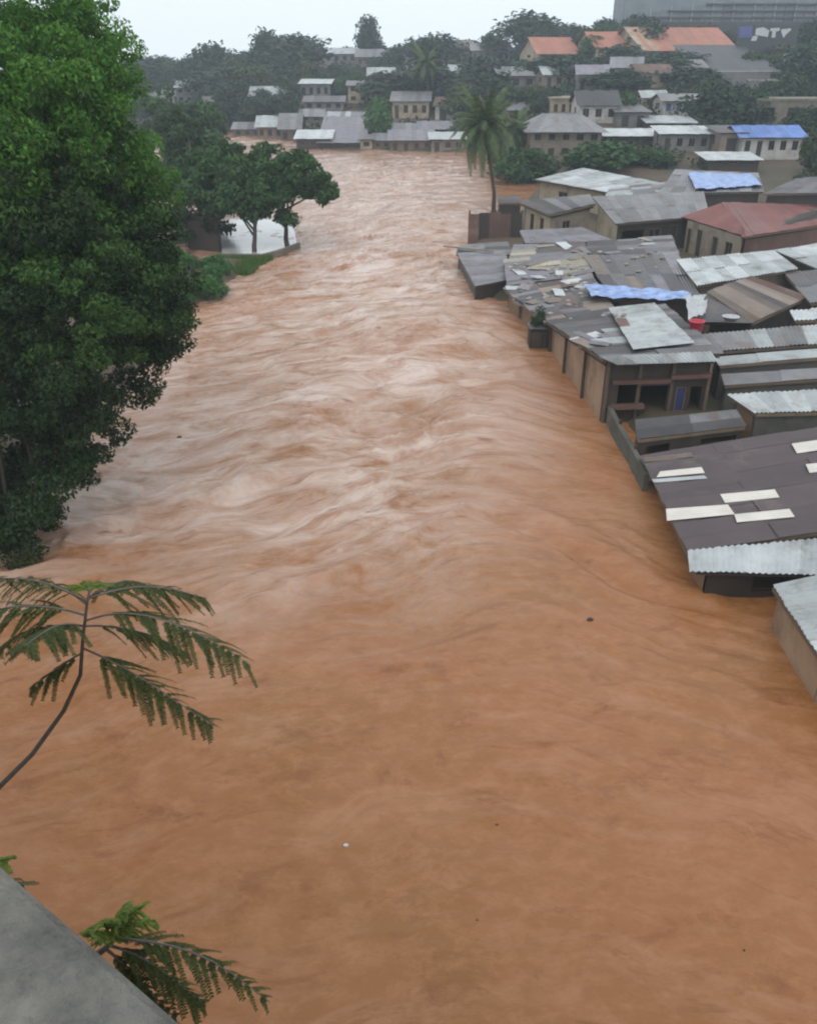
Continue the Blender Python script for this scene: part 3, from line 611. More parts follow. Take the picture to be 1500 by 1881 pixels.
# far shore, standing at the water
FH('shanty with big lilac tin roof slope facing the river', 588, 668, 274, 262, 216, 'plank_dark', 'zinc_lilac', 4, dm=14, style='mono', at=146, group=GF, doors=1, name='shanty', cat='shanty')
FH('white roofed lean-to left of the big lilac roof on far shore', 545, 606, 273, 255, 240, 'plank_dark', 'zinc_white', 3, dm=5, style='mono', at=145, group=GF, name='shanty', cat='shanty')
FH('small pale post-like hut right of the big lilac roof', 662, 684, 275, 256, 250, 'plaster_cream', 'zinc_mid', 1, dm=4, style='mono', at=145, group=GF, name='shanty', cat='shanty')
FH('brown walled hut under the thin green tree on far shore', 686, 716, 276, 258, 246, 'plank_wall', 'zinc_mid', 2, dm=5, style='mono', at=147, group=GF, name='shanty', cat='shanty')
FH('far shore shanty with lilac roof and three dark doors', 716, 794, 277, 258, 240, 'plank_wall', 'zinc_lilac', 4, dm=6, style='mono', at=144, group=GF, doors=3, name='shanty', cat='shanty')
FH('far shore shanty with bright white roof left of the palm', 792, 852, 279, 256, 244, 'plaster_beige', 'zinc_white', 3, dm=6, style='mono', at=142, group=GF, doors=1, name='shanty', cat='shanty')
FH('dull grey roofed hut behind the three-door shanty', 700, 760, 252, 238, 226, 'plank_dark', 'zinc_mid', 3, dm=6, at=160, group=GF, name='shanty', cat='shanty')
FH('dim patchy grey hut behind the bright white far roof', 770, 830, 250, 236, 222, 'plank_dark', 'zinc_lilac', 3, dm=6, at=164, group=GF, name='shanty', cat='shanty')
FH('brown shanty on the far left shore above the rapids', 430, 480, 254, 236, 224, 'plank_wall', 'zinc_mid', 3, dm=6, at=166, group=GF, name='shanty', cat='shanty')
FH('pale grey roofed shanty beside the brown one above the rapids', 474, 520, 258, 232, 212, 'plank_wall', 'zinc_light', 3, dm=6, at=163, group=GF, name='shanty', cat='shanty')
FH('grey shanty with tall wall left of the white lean-to', 516, 552, 266, 236, 208, 'plank_wall', 'zinc_mid', 2, dm=6, at=158, group=GF, name='shanty', cat='shanty')
FH('lilac roofed hut behind the big lilac slope', 590, 668, 222, 213, 205, 'plank_dark', ('zinc_lilac', 'zinc_light'), 3, dm=6, at=176, group=GF, name='shanty', cat='shanty')
FH('small hut with patchy grey roof above the left far shore', 550, 592, 225, 213, 200, 'plaster_grey', 'zinc_mid', 2, dm=6, at=178, group=GF, name='shanty', cat='shanty')
# slope in the centre and left
FH('cream two-storey house among trees in the centre', 640, 676, 190, 156, 148, 'plaster_cream', 'zinc_mid', 2, 2, dm=7, at=205)
FH('house with white flat roof left of the cream two-storey one', 552, 606, 182, 154, 146, 'plaster_grey', 'zinc_white', 4, 1, dm=7, style='mono', at=208)
FH('dim grey house under the white flat roofed one', 560, 630, 204, 186, 176, 'plaster_grey', 'zinc_dark', 4, 1, dm=7, at=190)
FH('pale long roofed house on the centre skyline', 582, 655, 118, 98, 88, 'plaster_grey', 'zinc_light', 5, 1, dm=8, at=262)
FH('grey house below the lone tall skyline tree', 655, 720, 124, 104, 90, 'plaster_beige', 'zinc_mid', 5, 1, dm=8, at=258)
FH('pinkish cream house on the skyline right of centre', 822, 862, 116, 86, 74, 'plaster_cream', 'roof_stripe', 3, 2, dm=8, at=252)
FH('grey long house right of the pinkish skyline house', 866, 935, 118, 92, 80, 'plaster_grey', 'zinc_mid', 6, 1, dm=8, at=246)
FH('white walled house at far left behind the big tree', 326, 372, 190, 160, 148, 'plaster_grey', 'zinc_light', 3, 2, dm=7, at=215)
FH('low pale roofed house at far left beside the big tree', 268, 322, 192, 176, 164, 'plaster_white', 'zinc_mid', 4, 1, dm=7, at=208)
FH('tiny yellowish hut peeping out left of the rapids', 305, 342, 246, 238, 232, 'plaster_cream', 'sack', 2, 1, dm=4, at=160)
# right slope
FH('two-storey cream house with grey hip roof right of the palm', 972, 1100, 292, 240, 208, 'plaster_beige', 'zinc_mid', 5, 2, dm=9, style='hip', at=112, over=.7, doors=2)
FH('cream flat topped block above the grey hip roof', 1012, 1068, 216, 184, 180, 'plaster_cream', 'plaster_beige', 4, 1, dm=7, style='flat', at=142, over=.15)
FH('white house with dark roof right of the cream block', 1062, 1132, 226, 192, 166, 'plaster_white', 'roof_slate', 3, 1, dm=7, at=138)
FH('small grey hut with dark doorway right of the white house', 1132, 1188, 234, 206, 194, 'plaster_grey', 'zinc_dark', 2, 1, dm=6, style='mono', at=134, doors=2)
FH('long thin light roofed shelter above the bushes', 1112, 1226, 266, 250, 238, 'plank_dark', ('zinc_light', 'zinc_white', 'zinc_mid'), 5, 1, dm=4, style='mono', at=114, name='shelter', cat='shelter')
FH('grey walled hut with bright white roof on the right slope', 1212, 1300, 280, 246, 233, 'plaster_grey', ('zinc_white', 'zinc_white', 'zinc_light'), 4, 1, dm=4, style='mono', at=108, doors=1)
FH('hut with tilted pale roof just above the bright white one', 1190, 1275, 242, 226, 214, 'plank_dark', 'zinc_light', 4, 1, dm=5, style='mono', at=124)
t = FH('pale house with blue shutters on the right slope', 1216, 1290, 214, 184, 172, 'plaster_white', 'zinc_mid', 4, 1, dm=6, at=140)
for c in t.children_recursive:
    if c.name.startswith('window'): c.data.materials[0] = MAT['shutter_blue']
FH('small pinkish hut left of the blue-shuttered house', 1180, 1222, 200, 178, 166, 'plaster_cream', 'zinc_light', 2, 1, dm=5, at=148)
FH('house with white tilted roof before the dark tree', 1276, 1352, 214, 194, 176, 'plaster_grey', 'zinc_white', 3, 1, dm=6, style='mono', at=137)
t = FH('cream walled house with bright blue roof on the right slope', 1358, 1466, 288, 250, 230, 'plaster_white', 'roof_blue', 5, 1, dm=6, style='gable', at=104, over=.5, doors=2)
FH('orange brown plank shed left of the blue roofed house', 1318, 1360, 286, 244, 238, 'roof_stripe', 'zinc_dark', 1, 1, dm=5, style='mono', at=105, name='shed', cat='shed', doors=1)
FH('old stone building with three dark openings at the right edge', 1382, 1520, 236, 186, 180, 'stone_wall', 'stone_wall', 3, 1, dm=6, style='flat', at=128, over=.1)
FH('low flat white roofed shelter below the orange brown shed', 1302, 1392, 304, 294, 282, 'plank_dark', 'zinc_white', 3, 1, dm=4, style='mono', at=97, name='shelter', cat='shelter')
t = FH('house with long orange tiled roof and two cream strips', 1178, 1356, 108, 92, 50, 'plaster_cream', ('roof_orange',), 6, 1, dm=22, style='gable', at=192, over=.5, yaw=.16, sheets=18)
rf = [c for c in t.children if c.name.startswith('roof')][0]
for c in [c for c in rf.children if c.name.startswith('sheet')][0:4:2]: c.data.materials[0] = MAT['plaster_cream']
FH('cream gabled house with orange roof in the middle of three', 1092, 1172, 104, 86, 58, 'plaster_cream', 'roof_orange', 4, 1, dm=14, at=198, yaw=.16)
FH('leftmost orange roofed house under the skyline trees', 986, 1062, 112, 98, 68, 'plaster_cream', 'roof_orange', 4, 1, dm=14, at=204, yaw=.16)
FH('wide building with big dark slate roof below the orange roofs', 1296, 1428, 150, 132, 84, 'plaster_grey', 'roof_slate', 6, 1, dm=22, style='mono', at=165, cat='building', name='building')
for (a, b2, y0, y1, lab) in ((1308, 1412, 150, 132, 'pale concrete terrace wall below the dark slate roof'), (1372, 1465, 162, 148, 'lower pale concrete terrace wall above the stone building')):
    p = PY(a, y0, 158 if y0 == 150 else 150); q = PY(b2, y0, p.y)
    t = thing('terrace_wall', lab, 'wall', (p + q) / 2); wall(t, p, q, p.z - 3, PY(a, y1, p.y).z, PY(a, y1, p.y).z, 'plaster_grey', th=.4, name='wall_face')
    mesh('coping', *beam(Vector((p.x, p.y + .2, PY(a, y1, p.y).z + .06)), Vector((q.x, p.y + .2, PY(a, y1, p.y).z + .06)), .55, .12), 'plaster_white', t)
#PART3

# ------------------------------------------------------------------ grandstand at the top right
a, b2 = PY(1152, 60, 222), PY(1640, 60, 222)
t = thing('grandstand', 'long grey ribbed grandstand along the top right skyline', 'grandstand', ((a.x + b2.x) / 2, 222, a.z))
def stz(py, Y=222): return PY(750, py, Y).z
zb, z1, z2 = stz(62) - 3, stz(40), stz(4) 
W = b2.x - a.x; n = 26
for k in range(n):
    x0 = a.x + W * k / n; x1 = a.x + W * (k + 1) / n - .12
    zt = z1 + (z2 - z1) * (.35 + .65 * min(1, k / 8.0))
    mesh('wall_panel', *hexa([Vector((x0, 222, z1)), Vector((x1, 222, z1)), Vector((x1, 222.3, z1)), Vector((x0, 222.3, z1))], [Vector((x0, 222, zt)), Vector((x1, 222, zt)), Vector((x1, 222.3, zt)), Vector((x0, 222.3, zt))]), 'stand_grey', t)
    if k % 2 == 0: mesh('rib', *beam((x0, 221.8, zb), (x0, 221.8, zt + .6), .35, .35), 'stand_light', t)
mesh('base_beam', *hexa([Vector((a.x - .5, 221.4, zb)), Vector((b2.x, 221.4, zb)), Vector((b2.x, 224, zb)), Vector((a.x - .5, 224, zb))], [Vector((a.x - .5, 221.4, z1)), Vector((b2.x, 221.4, z1)), Vector((b2.x, 224, z1)), Vector((a.x - .5, 224, z1))]), 'roof_slate', t)
mesh('upper_tier', *hexa([Vector((a.x, 226, z1)), Vector((b2.x, 226, z1)), Vector((b2.x, 240, z1)), Vector((a.x, 240, z1))], [Vector((a.x, 226, stz(-4, 226))), Vector((b2.x, 226, stz(-22, 226))), Vector((b2.x, 240, stz(-40, 240))), Vector((a.x, 240, stz(-20, 240)))]), 'stand_grey', t)
for k, (f0, f1) in enumerate(((.18, .26), (.5, .58), (.86, .93))):
    za, zb_ = z1 + (z2 - z1) * f0, z1 + (z2 - z1) * f1
    xa = a.x + W * (.0 if k == 0 else .14 * k)
    mesh('floor_band', *hexa([Vector((xa, 221.5, za)), Vector((b2.x, 221.5, za)), Vector((b2.x, 221.98, za)), Vector((xa, 221.98, za))], [Vector((xa, 221.5, zb_)), Vector((b2.x, 221.5, zb_)), Vector((b2.x, 221.98, zb_)), Vector((xa, 221.98, zb_))]), 'roof_slate', t)
# the wall with white marks before it
a, b2 = PY(1352, 82, 186), PY(1460, 82, 186); zt = PY(750, 46, 186).z
t = thing('marked_wall', 'dark wall with blue panel and white painted marks, top right', 'wall', ((a.x + b2.x) / 2, 186, a.z))
wall(t, a, b2, a.z - 4, zt, zt, 'roof_slate', th=.4, name='wall_face')
def flat(name, pts, m, par, Y):
    q = [PY(x, y, Y) for x, y in pts]; n = len(q); dv = Vector((0, .05, 0))
    mesh(name, q + [p + dv for p in q], [tuple(range(n)), tuple(range(2 * n - 1, n - 1, -1))] + [(i, n + i, n + (i + 1) % n, (i + 1) % n) for i in range(n)], m, par)
flat('blue_panel', [(1357, 70), (1380, 68), (1381, 47), (1357, 49)], 'panel_blue', t, 185.9)
for pts in ([(1378, 75), (1388, 75), (1391, 66), (1382, 66)], [(1386, 64), (1398, 66), (1409, 68), (1412, 56), (1402, 50), (1388, 52)], [(1416, 69), (1423, 69), (1424, 58), (1431, 56), (1431, 51), (1414, 52), (1414, 57), (1418, 58)], [(1438, 70), (1443, 63), (1452, 55), (1451, 52), (1434, 54), (1434, 59)]):
    flat('painted_mark', pts, 'paint_white', t, 185.9)
p = PY(1142, 78, 228)
t = thing('mast', 'thin lattice mast on the skyline left of the grandstand', 'mast', p)
for s in (-.35, .35): mesh('leg', *beam((p.x + s, p.y, p.z - 6), (p.x + s * .5, p.y, p.z + 26), .16, .16), 'roof_slate', t)
mesh('brace', *joined([beam((p.x - .35, p.y, p.z + k * 1.4), (p.x + .35, p.y, p.z + k * 1.4 + 1.0), .1, .1) for k in range(17)]), 'roof_slate', t)

# ------------------------------------------------------------------ foliage
def leaves(centers, radii, count, size, squash=.75, aspect=.5, seed=0):
    """count leaf faces in rounded clusters; returns verts, quads"""
    g = np.random.default_rng(seed); C = np.asarray(centers, float); Rr = np.asarray(radii, float)
    if Rr.ndim == 1: Rr = np.stack([Rr, Rr, Rr * squash], -1)
    wgt = (Rr[:, 0] * Rr[:, 1] * Rr[:, 2]) ** .67; idx = g.choice(len(C), count, p=wgt / wgt.sum())
    d = g.normal(size=(count, 3)); d /= np.linalg.norm(d, axis=1)[:, None]
    r = .45 + .62 * g.random(count) ** .6
    p = C[idx] + d * Rr[idx] * r[:, None]
    nrm = d * .7 + g.normal(size=(count, 3)) * .55 + np.array([0, 0, .5]); nrm /= np.linalg.norm(nrm, axis=1)[:, None]
    t = np.cross(nrm, g.normal(size=(count, 3))); t /= np.linalg.norm(t, axis=1)[:, None] + 1e-9
    t[:, 2] -= .25; bt = np.cross(nrm, t)
    s = size * (.6 + .8 * g.random(count))[:, None]
    v = np.stack([p - t * s * .5, p + bt * s * aspect * .5, p + t * s * .6 - nrm * s * .12, p - bt * s * aspect * .5], 1).reshape(-1, 3)
    return v, np.arange(count * 4).reshape(-1, 4)
def clusters(blobs, n, rmin, rmax, seed, shell=.8, low=-1.0):
    """small leaf clusters over the outside of larger rounded masses"""
    g = np.random.default_rng(seed); out, rad = [], []
    B = np.asarray([b_[:3] for b_ in blobs]); rr = np.asarray([b_[3] for b_ in blobs]); pw = rr ** 1.6 / (rr ** 1.6).sum()
    for _ in range(n):
        k = g.choice(len(B), p=pw); d = g.normal(size=3); d /= np.linalg.norm(d)
        if d[2] < low: d[2] = -d[2]
        q = B[k] + d * rr[k] * (shell + .3 * (g.random() - .5)); out.append(q); rad.append(g.uniform(rmin, rmax))
    return np.array(out), np.array(rad)
def limbs(base, top, r0, targets, r1=.06, seed=0):
    g = random.Random(seed); base, top = Vector(base), Vector(top)
    n = 6; pts = [base.lerp(top, i / n) + Vector((g.uniform(-.04, .04), g.uniform(-.04, .04), 0)) * (top - base).length * .5 * (1 if 0 < i < n else 0) for i in range(n + 1)]
    parts = [tube(pts, [r0 * (1.35 if i == 0 else 1) * (1 - .55 * i / n) for i in range(n + 1)], 9)]
    for tg in targets:
        tg = Vector(tg); s = base.lerp(top, g.uniform(.5, .98)); mid = s.lerp(tg, .5) + Vector((0, 0, .12 * (tg - s).length))
        L_ = [s, s.lerp(mid, .5), mid, mid.lerp(tg, .5), tg]; ra = r0 * .42
        parts.append(tube(L_, [ra, ra * .8, ra * .62, ra * .42, r1], 6))
    return joined(parts)
def tree_thing(name, label, base, trunk, crown, leafm, group=None, cat='tree'):
    t = thing(name, label, cat, base, group)
    tv, tf = trunk; mesh('trunk', tv, tf, 'bark', t, smooth=True)
    cv, cq = crown; fast_mesh('crown', cv - np.array(base), cq, leafm, t)
    return t

# big tree over the left bank
bl = []
for px, py, Yd, r in ((20, -40, 31, 2.6), (95, 55, 30, 1.9), (135, 130, 29, 1.8), (40, 150, 27.5, 2.7), (165, 225, 29, 2.0), (110, 270, 27, 2.3), (225, 320, 29, 1.7), (40, 300, 26, 2.2), (190, 370, 28, 1.6), (270, 375, 28.8, .95), (-60, 260, 28, 4), (120, 410, 26.2, 1.3), (240, 455, 28, 1.2), (40, 480, 25, 1.3), (180, 520, 26, 1.0), (290, 520, 27.8, .6)):
    q = PY(px, py, Yd); bl.append((q.x, q.y, q.z, r))
bl2 = []
for px, py, Yd, r in ((70, 420, 25.8, 2.7), (190, 455, 27.5, 2.1), (265, 450, 28, 1.2), (120, 550, 24.8, 2.5), (245, 550, 26.6, 1.8), (300, 590, 27.5, 1.0), (290, 655, 27.5, .6), (255, 705, 27, .5), (40, 680, 23.8, 2.4), (130, 770, 24, 1.6), (180, 800, 24.3, .95), (60, 850, 23, 1.6), (15, 930, 22, 1.35), (-5, 1000, 21.4, 1.0), (40, 950, 22, .7), (115, 860, 23.4, .8), (-90, 620, 25, 3.4), (-90, 780, 24, 3), (-80, 930, 22.5, 1.8)):
    q = PY(px, py, Yd); bl2.append((q.x, q.y, q.z, r))
base = Vector((-15.2, 26.5, gz(-15.2, 26.5) - .2))
t = thing('riverbank_tree', 'huge leafy tree leaning over the left bank, bright on top', 'tree', base)
tg = [(b_[0], b_[1], b_[2]) for b_ in bl + bl2 if b_[3] > 1.2]
mesh('trunk', *limbs(base, (-13.6, 28, 13), .55, tg, .05, 2), 'bark', t, smooth=True)
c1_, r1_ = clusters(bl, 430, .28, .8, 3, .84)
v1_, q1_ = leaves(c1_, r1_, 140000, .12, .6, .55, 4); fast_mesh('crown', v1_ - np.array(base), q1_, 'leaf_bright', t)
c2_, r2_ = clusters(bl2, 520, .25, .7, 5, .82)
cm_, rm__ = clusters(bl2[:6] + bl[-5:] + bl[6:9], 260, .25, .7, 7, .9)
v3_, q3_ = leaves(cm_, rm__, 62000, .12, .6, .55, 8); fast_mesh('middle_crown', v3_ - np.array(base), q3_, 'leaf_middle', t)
v2_, q2_ = leaves(c2_, r2_, 150000, .12, .65, .55, 6); fast_mesh('lower_crown', v2_ - np.array(base), q2_, 'leaf_deep', t)  # leaf colour steps darker down the crown, painting its shade

# spreading trees on the flooded left bank
def spread_tree(label, foot, top, blobs, ncl, nleaf, seed, leafm='leaf_mid', size=.32, r0=.22, rc=(.5, .95)):
    bb = [(*PY(px, py, Yd), r) for px, py, Yd, r in blobs]
    base = Vector(foot); cc, rr = clusters(bb, ncl, rc[0], rc[1], seed, .75)
    return tree_thing('bank_tree', label, base, limbs(base - Vector((0, 0, .6)), top, r0, [b_[:3] for b_ in bb], .04, seed), leaves(cc, rr, nleaf, size, .6, .55, seed), leafm, 'trees on the flooded left bank')
f1 = P(528, 456, 0); f2 = P(468, 466, 0)
spread_tree('spreading tree leaning right over the river with forked trunk', f1, PY(520, 372, f1.y), ((520, 325, 68, 1.7), (470, 318, 70, 1.8), (565, 328, 67, 1.5), (540, 305, 70, 1.4), (590, 342, 66, .9), (602, 366, 66, .55), (495, 352, 66, 1.4), (440, 330, 69, 1.7), (500, 300, 71, 1.5), (525, 395, 66, .45)), 120, 13000, 21)
spread_tree('flat-crowned tree with thin straight trunk before the pale flooded yard', f2, PY(466, 392, f2.y), ((425, 335, 68, 2.0), (390, 345, 67, 2.2), (460, 350, 66, 1.6), (415, 372, 65, 1.4), (470, 378, 65.5, .9), (440, 300, 71, 1.6), (360, 330, 70, 2.2), (490, 335, 67, 1.4), (400, 300, 72, 1.8)), 125, 14000, 22)
f3 = P(372, 440, .3)
spread_tree('dark bushy tree between the big tree and the pale flooded yard', f3, PY(368, 380, f3.y), ((350, 300, 78, 3.2), (370, 360, 72, 2.3), (330, 370, 68, 2.4), (345, 410, 66, 1.3), (385, 310, 80, 2.6), (395, 405, 67, 1.2), (340, 250, 88, 3)), 110, 12000, 23, 'leaf_deep', .36)
f4 = Vector((-38, 118, .4))
spread_tree('round dark tree behind the big tree at the far bend', f4, PY(330, 235, 118), ((310, 225, 118, 4.2), (350, 235, 116, 3.8), (300, 265, 114, 3.6), (345, 275, 112, 3.4), (375, 225, 122, 2.6), (385, 265, 112, 1.9)), 110, 11000, 24, 'leaf_mid', .55, .3, (.8, 1.5))
# wall, shed and grass by the flooded bank
yd = [P(x, y, .14) for x, y in ((408, 470), (484, 471), (546, 451), (536, 404), (404, 401))]
V = yd + [v - Vector((0, 0, .7)) for v in yd]
prop(mesh('concrete_yard', V, [(0, 1, 2, 3, 4), (9, 8, 7, 6, 5)] + [(k, k + 5, (k + 1) % 5 + 5, (k + 1) % 5) for k in range(5)], 'wet_concrete'), kind='structure')
t = thing('kerb', 'low dark stone kerb along the river side of the flooded white yard', 'kerb', P(484, 471, 0))
for a, b2 in ((P(408, 471.5, .2), P(484, 472.5, .2)), (P(484, 472.5, .2), P(520, 462, .2)), (P(520, 462, .2), P(549, 451, .2))): mesh('kerb_stone', *beam(a, b2, .28, .42), 'stone_wall', t)
shack('bank_shed', 'dark old timber shed under trees on the left bank', P(338, 438, .6), P(404, 440, .6), P(404, 400, 2.4), P(340, 398, 2.4), walls=('plank_dark',) * 4, roofs=('roof_rust', 'zinc_dark'), run='v', inset=.2, base=-.3)
g = np.random.default_rng(31)
bush = []
for px, py, r in ((375, 520, 1.3), (395, 498, 1.0), (355, 545, 1.3), (345, 500, 1.2), (330, 530, 1.4), (395, 535, .7)):
    q = P(px, py, .4); bush.append((q.x, q.y, q.z, r))
base = Vector(P(370, 525, 0)); cc, rr = clusters(bush, 60, .3, .55, 32, .8, -.1)
tree_thing('shrub', 'bright green shrub mound on the bank at the foot of the big tree', base, limbs(base - Vector((0, 0, .3)), base + Vector((0, 0, .8)), .08, [b_[:3] for b_ in bush], .02, 3), leaves(cc, rr, 9000, .2, .8, .4, 33), 'leaf_shrub', None, 'shrub')
gp = []
for _ in range(5200):
    px, py = g.uniform(395, 500), g.uniform(472, 502)
    q = P(px, py, .12)
    if float(river_sd(q.x, q.y)) > -.2: gp.append(q)
V, Fc = [], []
for q in gp:
    an = g.uniform(0, 6.28); h = g.uniform(.15, .4); k = len(V); dx, dy = math.cos(an) * .05, math.sin(an) * .05
    V += [q + Vector((-dx, -dy, -.3)), q + Vector((dx, dy, -.3)), q + Vector((dx * 3, dy * 2, h))]; Fc.append((k, k + 1, k + 2))
if V: prop(mesh('grass', V, Fc, 'leaf_grass'), 'grass tufts on the strip of bank below the pale yard', 'grass', kind='stuff')

# ---- hillside trees: a few kinds, each copy a tree of its own
def proto(name, blobs, ncl, n, size, leafm, seed, rc=(.16, .3), trunk_h=.45, r0=.035):
    cc, rr = clusters(blobs, ncl, rc[0], rc[1], seed, .72)
    v, q = leaves(cc, rr, n, size, .7, .6, seed)
    t = bpy.data.objects.new(name, None); tr = limbs((0, 0, -.12), (0, 0, trunk_h + .15), r0, [b_[:3] for b_ in blobs], .008, seed)
    return (name, tr, v, q, leafm)
def make_proto(pr):
    name, tr, v, q, leafm = pr
    t = thing(name, '', 'tree', (0, 0, 0)); mesh('trunk', *tr, 'bark', t, smooth=True); fast_mesh('crown', v, q, leafm, t); return t
KIND = {
 'round': proto('hill_tree', [(0, 0, .62, .36), (.2, .1, .5, .3), (-.22, -.05, .52, .3), (.02, -.2, .45, .3), (.05, .1, .8, .2)], 70, 3200, .085, 'leaf_far', 41),
 'wide': proto('hill_tree', [(0, 0, .6, .36), (.36, 0, .5, .3), (-.38, .05, .52, .32), (.15, -.2, .42, .3), (-.15, .1, .78, .22), (.2, .1, .74, .2)], 80, 3800, .085, 'leaf_far', 42),
 'tall': proto('hill_tree', [(0, 0, .75, .2), (.06, 0, .55, .26), (-.08, 0, .42, .26), (0, .05, .92, .12)], 60, 2800, .075, 'leaf_far', 43),
 'olive': proto('hill_tree', [(0, 0, .55, .36), (.2, .1, .45, .3), (-.22, -.05, .42, .3), (.02, -.1, .75, .24)], 70, 3200, .085, 'leaf_olive', 44),
 'bush': proto('hill_bush', [(0, 0, .45, .42), (.36, 0, .36, .36), (-.36, .05, .34, .34), (.1, -.2, .3, .34)], 70, 3000, .1, 'leaf_mid', 45),
 'green': proto('hill_tree', [(0, 0, .7, .22), (.08, 0, .5, .28), (-.06, 0, .36, .28)], 60, 2800, .08, 'leaf_shrub', 46)}
USED = {}
def hill_tree(kind, label, px, pfoot, ptop, wpx, Yd, group='trees on the hillside', rz=None):
    foot = PY(px, pfoot, Yd); gzv = gz(foot.x, foot.y)
    if foot.z > gzv + .5 or foot.z < gzv - 1.5: foot.z = gzv
    h = PY(px, ptop, Yd).z - foot.z; wd = wpx * depth(foot) / F
    if kind not in USED: t = make_proto(KIND[kind]); USED[kind] = t
    else:
        s = USED[kind]; t = s.copy(); COL.objects.link(t)
        for ch in s.children:
            c = ch.copy(); COL.objects.link(c); c.parent = t
    t.location = foot; t.rotation_euler = (0, 0, random.uniform(0, 6.28) if rz is None else rz)
    t.scale = (wd, wd, max(h, 1.5)); prop(t, label, 'bush' if kind == 'bush' else 'tree', group); return t
HT = hill_tree
for a_ in (
 ('wide', 'wide pale tree on the far left skyline', 285, 172, 106, 130, 262), ('round', 'small skyline tree touching the big tree at left', 228, 165, 116, 80, 266),
 ('tall', 'thin spiky tree poking from the far left skyline trees', 262, 165, 104, 34, 270), ('round', 'domed skyline tree left of the dip in the centre clump', 392, 190, 80, 96, 240),
 ('wide', 'big domed tree topping the skyline left of centre', 545, 190, 66, 130, 238), ('round', 'tree joining the two domes of the left skyline clump', 462, 190, 92, 110, 242),
 ('round', 'tallest crown of the left skyline clump', 500, 180, 55, 70, 246), ('wide', 'dark tree below the left skyline domes', 440, 224, 128, 150, 205),
 ('wide', 'dark tree right of the far shanties at left', 510, 214, 130, 130, 210), ('round', 'dark tree above the rapids at the far left', 400, 232, 160, 90, 190),
 ('round', 'dim tree behind the brown shanty above the rapids', 455, 238, 186, 70, 182), ('round', 'low dark tree left of the white flat roofed house', 545, 206, 150, 60, 198),
 ('tall', 'lone tall tree standing out on the skyline', 676, 102, 36, 60, 268), ('bush', 'bushy skyline tree right of the lone tall tree', 745, 124, 84, 90, 258),
 ('wide', 'pale skyline tree before the pinkish house', 790, 130, 66, 110, 254), ('tall', 'feathery tall tree on the slope above the centre shanties', 785, 200, 82, 80, 196),
 ('wide', 'broad dark tree filling the slope above the far shore', 770, 232, 128, 150, 182), ('round', 'dark tree right of the cream two-storey house', 705, 222, 132, 90, 186),
 ('green', 'slim bright green tree before the far shore huts', 697, 272, 176, 60, 152), ('olive', 'dull olive tree behind the far white roofed shanty', 850, 252, 158, 100, 168),
 ('round', 'dark tree just behind the palm crown', 905, 262, 128, 110, 158), ('wide', 'brownish green tree below the grey skyline house', 890, 196, 106, 120, 200),
 ('olive', 'light green tree left of the cream flat block', 975, 232, 158, 80, 156), ('wide', 'tall skyline tree left of the orange roofs', 978, 104, 26, 120, 244),
 ('round', 'skyline tree behind the leftmost orange roof', 1040, 104, 44, 80, 240), ('round', 'small skyline tree left of the tall one', 905, 106, 60, 70, 250),
 ('bush', 'bushy crown above the grey skyline house', 852, 112, 66, 80, 262), ('round', 'skyline tree left of the mast', 1108, 86, 34, 70, 236),
 ('wide', 'dark tree below the leftmost orange roof', 1040, 172, 104, 140, 176), ('round', 'dark tree below the middle orange roofed house', 1140, 160, 82, 110, 180),
 ('wide', 'dark tree under the two cream strips of the orange roof', 1225, 164, 96, 130, 176), ('wide', 'dark tree above the blue-shuttered house', 1265, 178, 126, 130, 158),
 ('round', 'dark tree right above the white house with dark roof', 1130, 196, 128, 110, 156), ('wide', 'very dark tree between white tilted roof and stone building', 1325, 244, 160, 120, 126),
 ('round', 'dark tree hugging the left end of the stone building', 1375, 240, 172, 70, 124), ('round', 'dark tree at the right edge by the marked wall', 1462, 150, 84, 90, 168),
 ('wide', 'dark tree above the stone building at the right edge', 1490, 190, 108, 100, 150), ('olive', 'olive tree at the right edge beside the blue roofed house', 1492, 330, 240, 70, 96),
 ('round', 'small tree behind the blue roof', 1470, 250, 196, 70, 116), ('bush', 'dark bush at the water right of the palm', 965, 322, 262, 90, 106),
 ('bush', 'wide green bush before the cream hip roofed house', 1108, 306, 252, 120, 99), ('bush', 'dark bush left of the two-storey cream house', 935, 300, 216, 80, 118),
 ('olive', 'yellowish bush beside the far shanties left of the palm', 838, 274, 228, 60, 150), ('bush', 'low bush on the red earth slope above the far tarpaulin', 1185, 300, 268, 70, 101),
 ('olive', 'dull shrub at right edge below the olive tree', 1480, 352, 318, 60, 90)):
    HT(*a_)

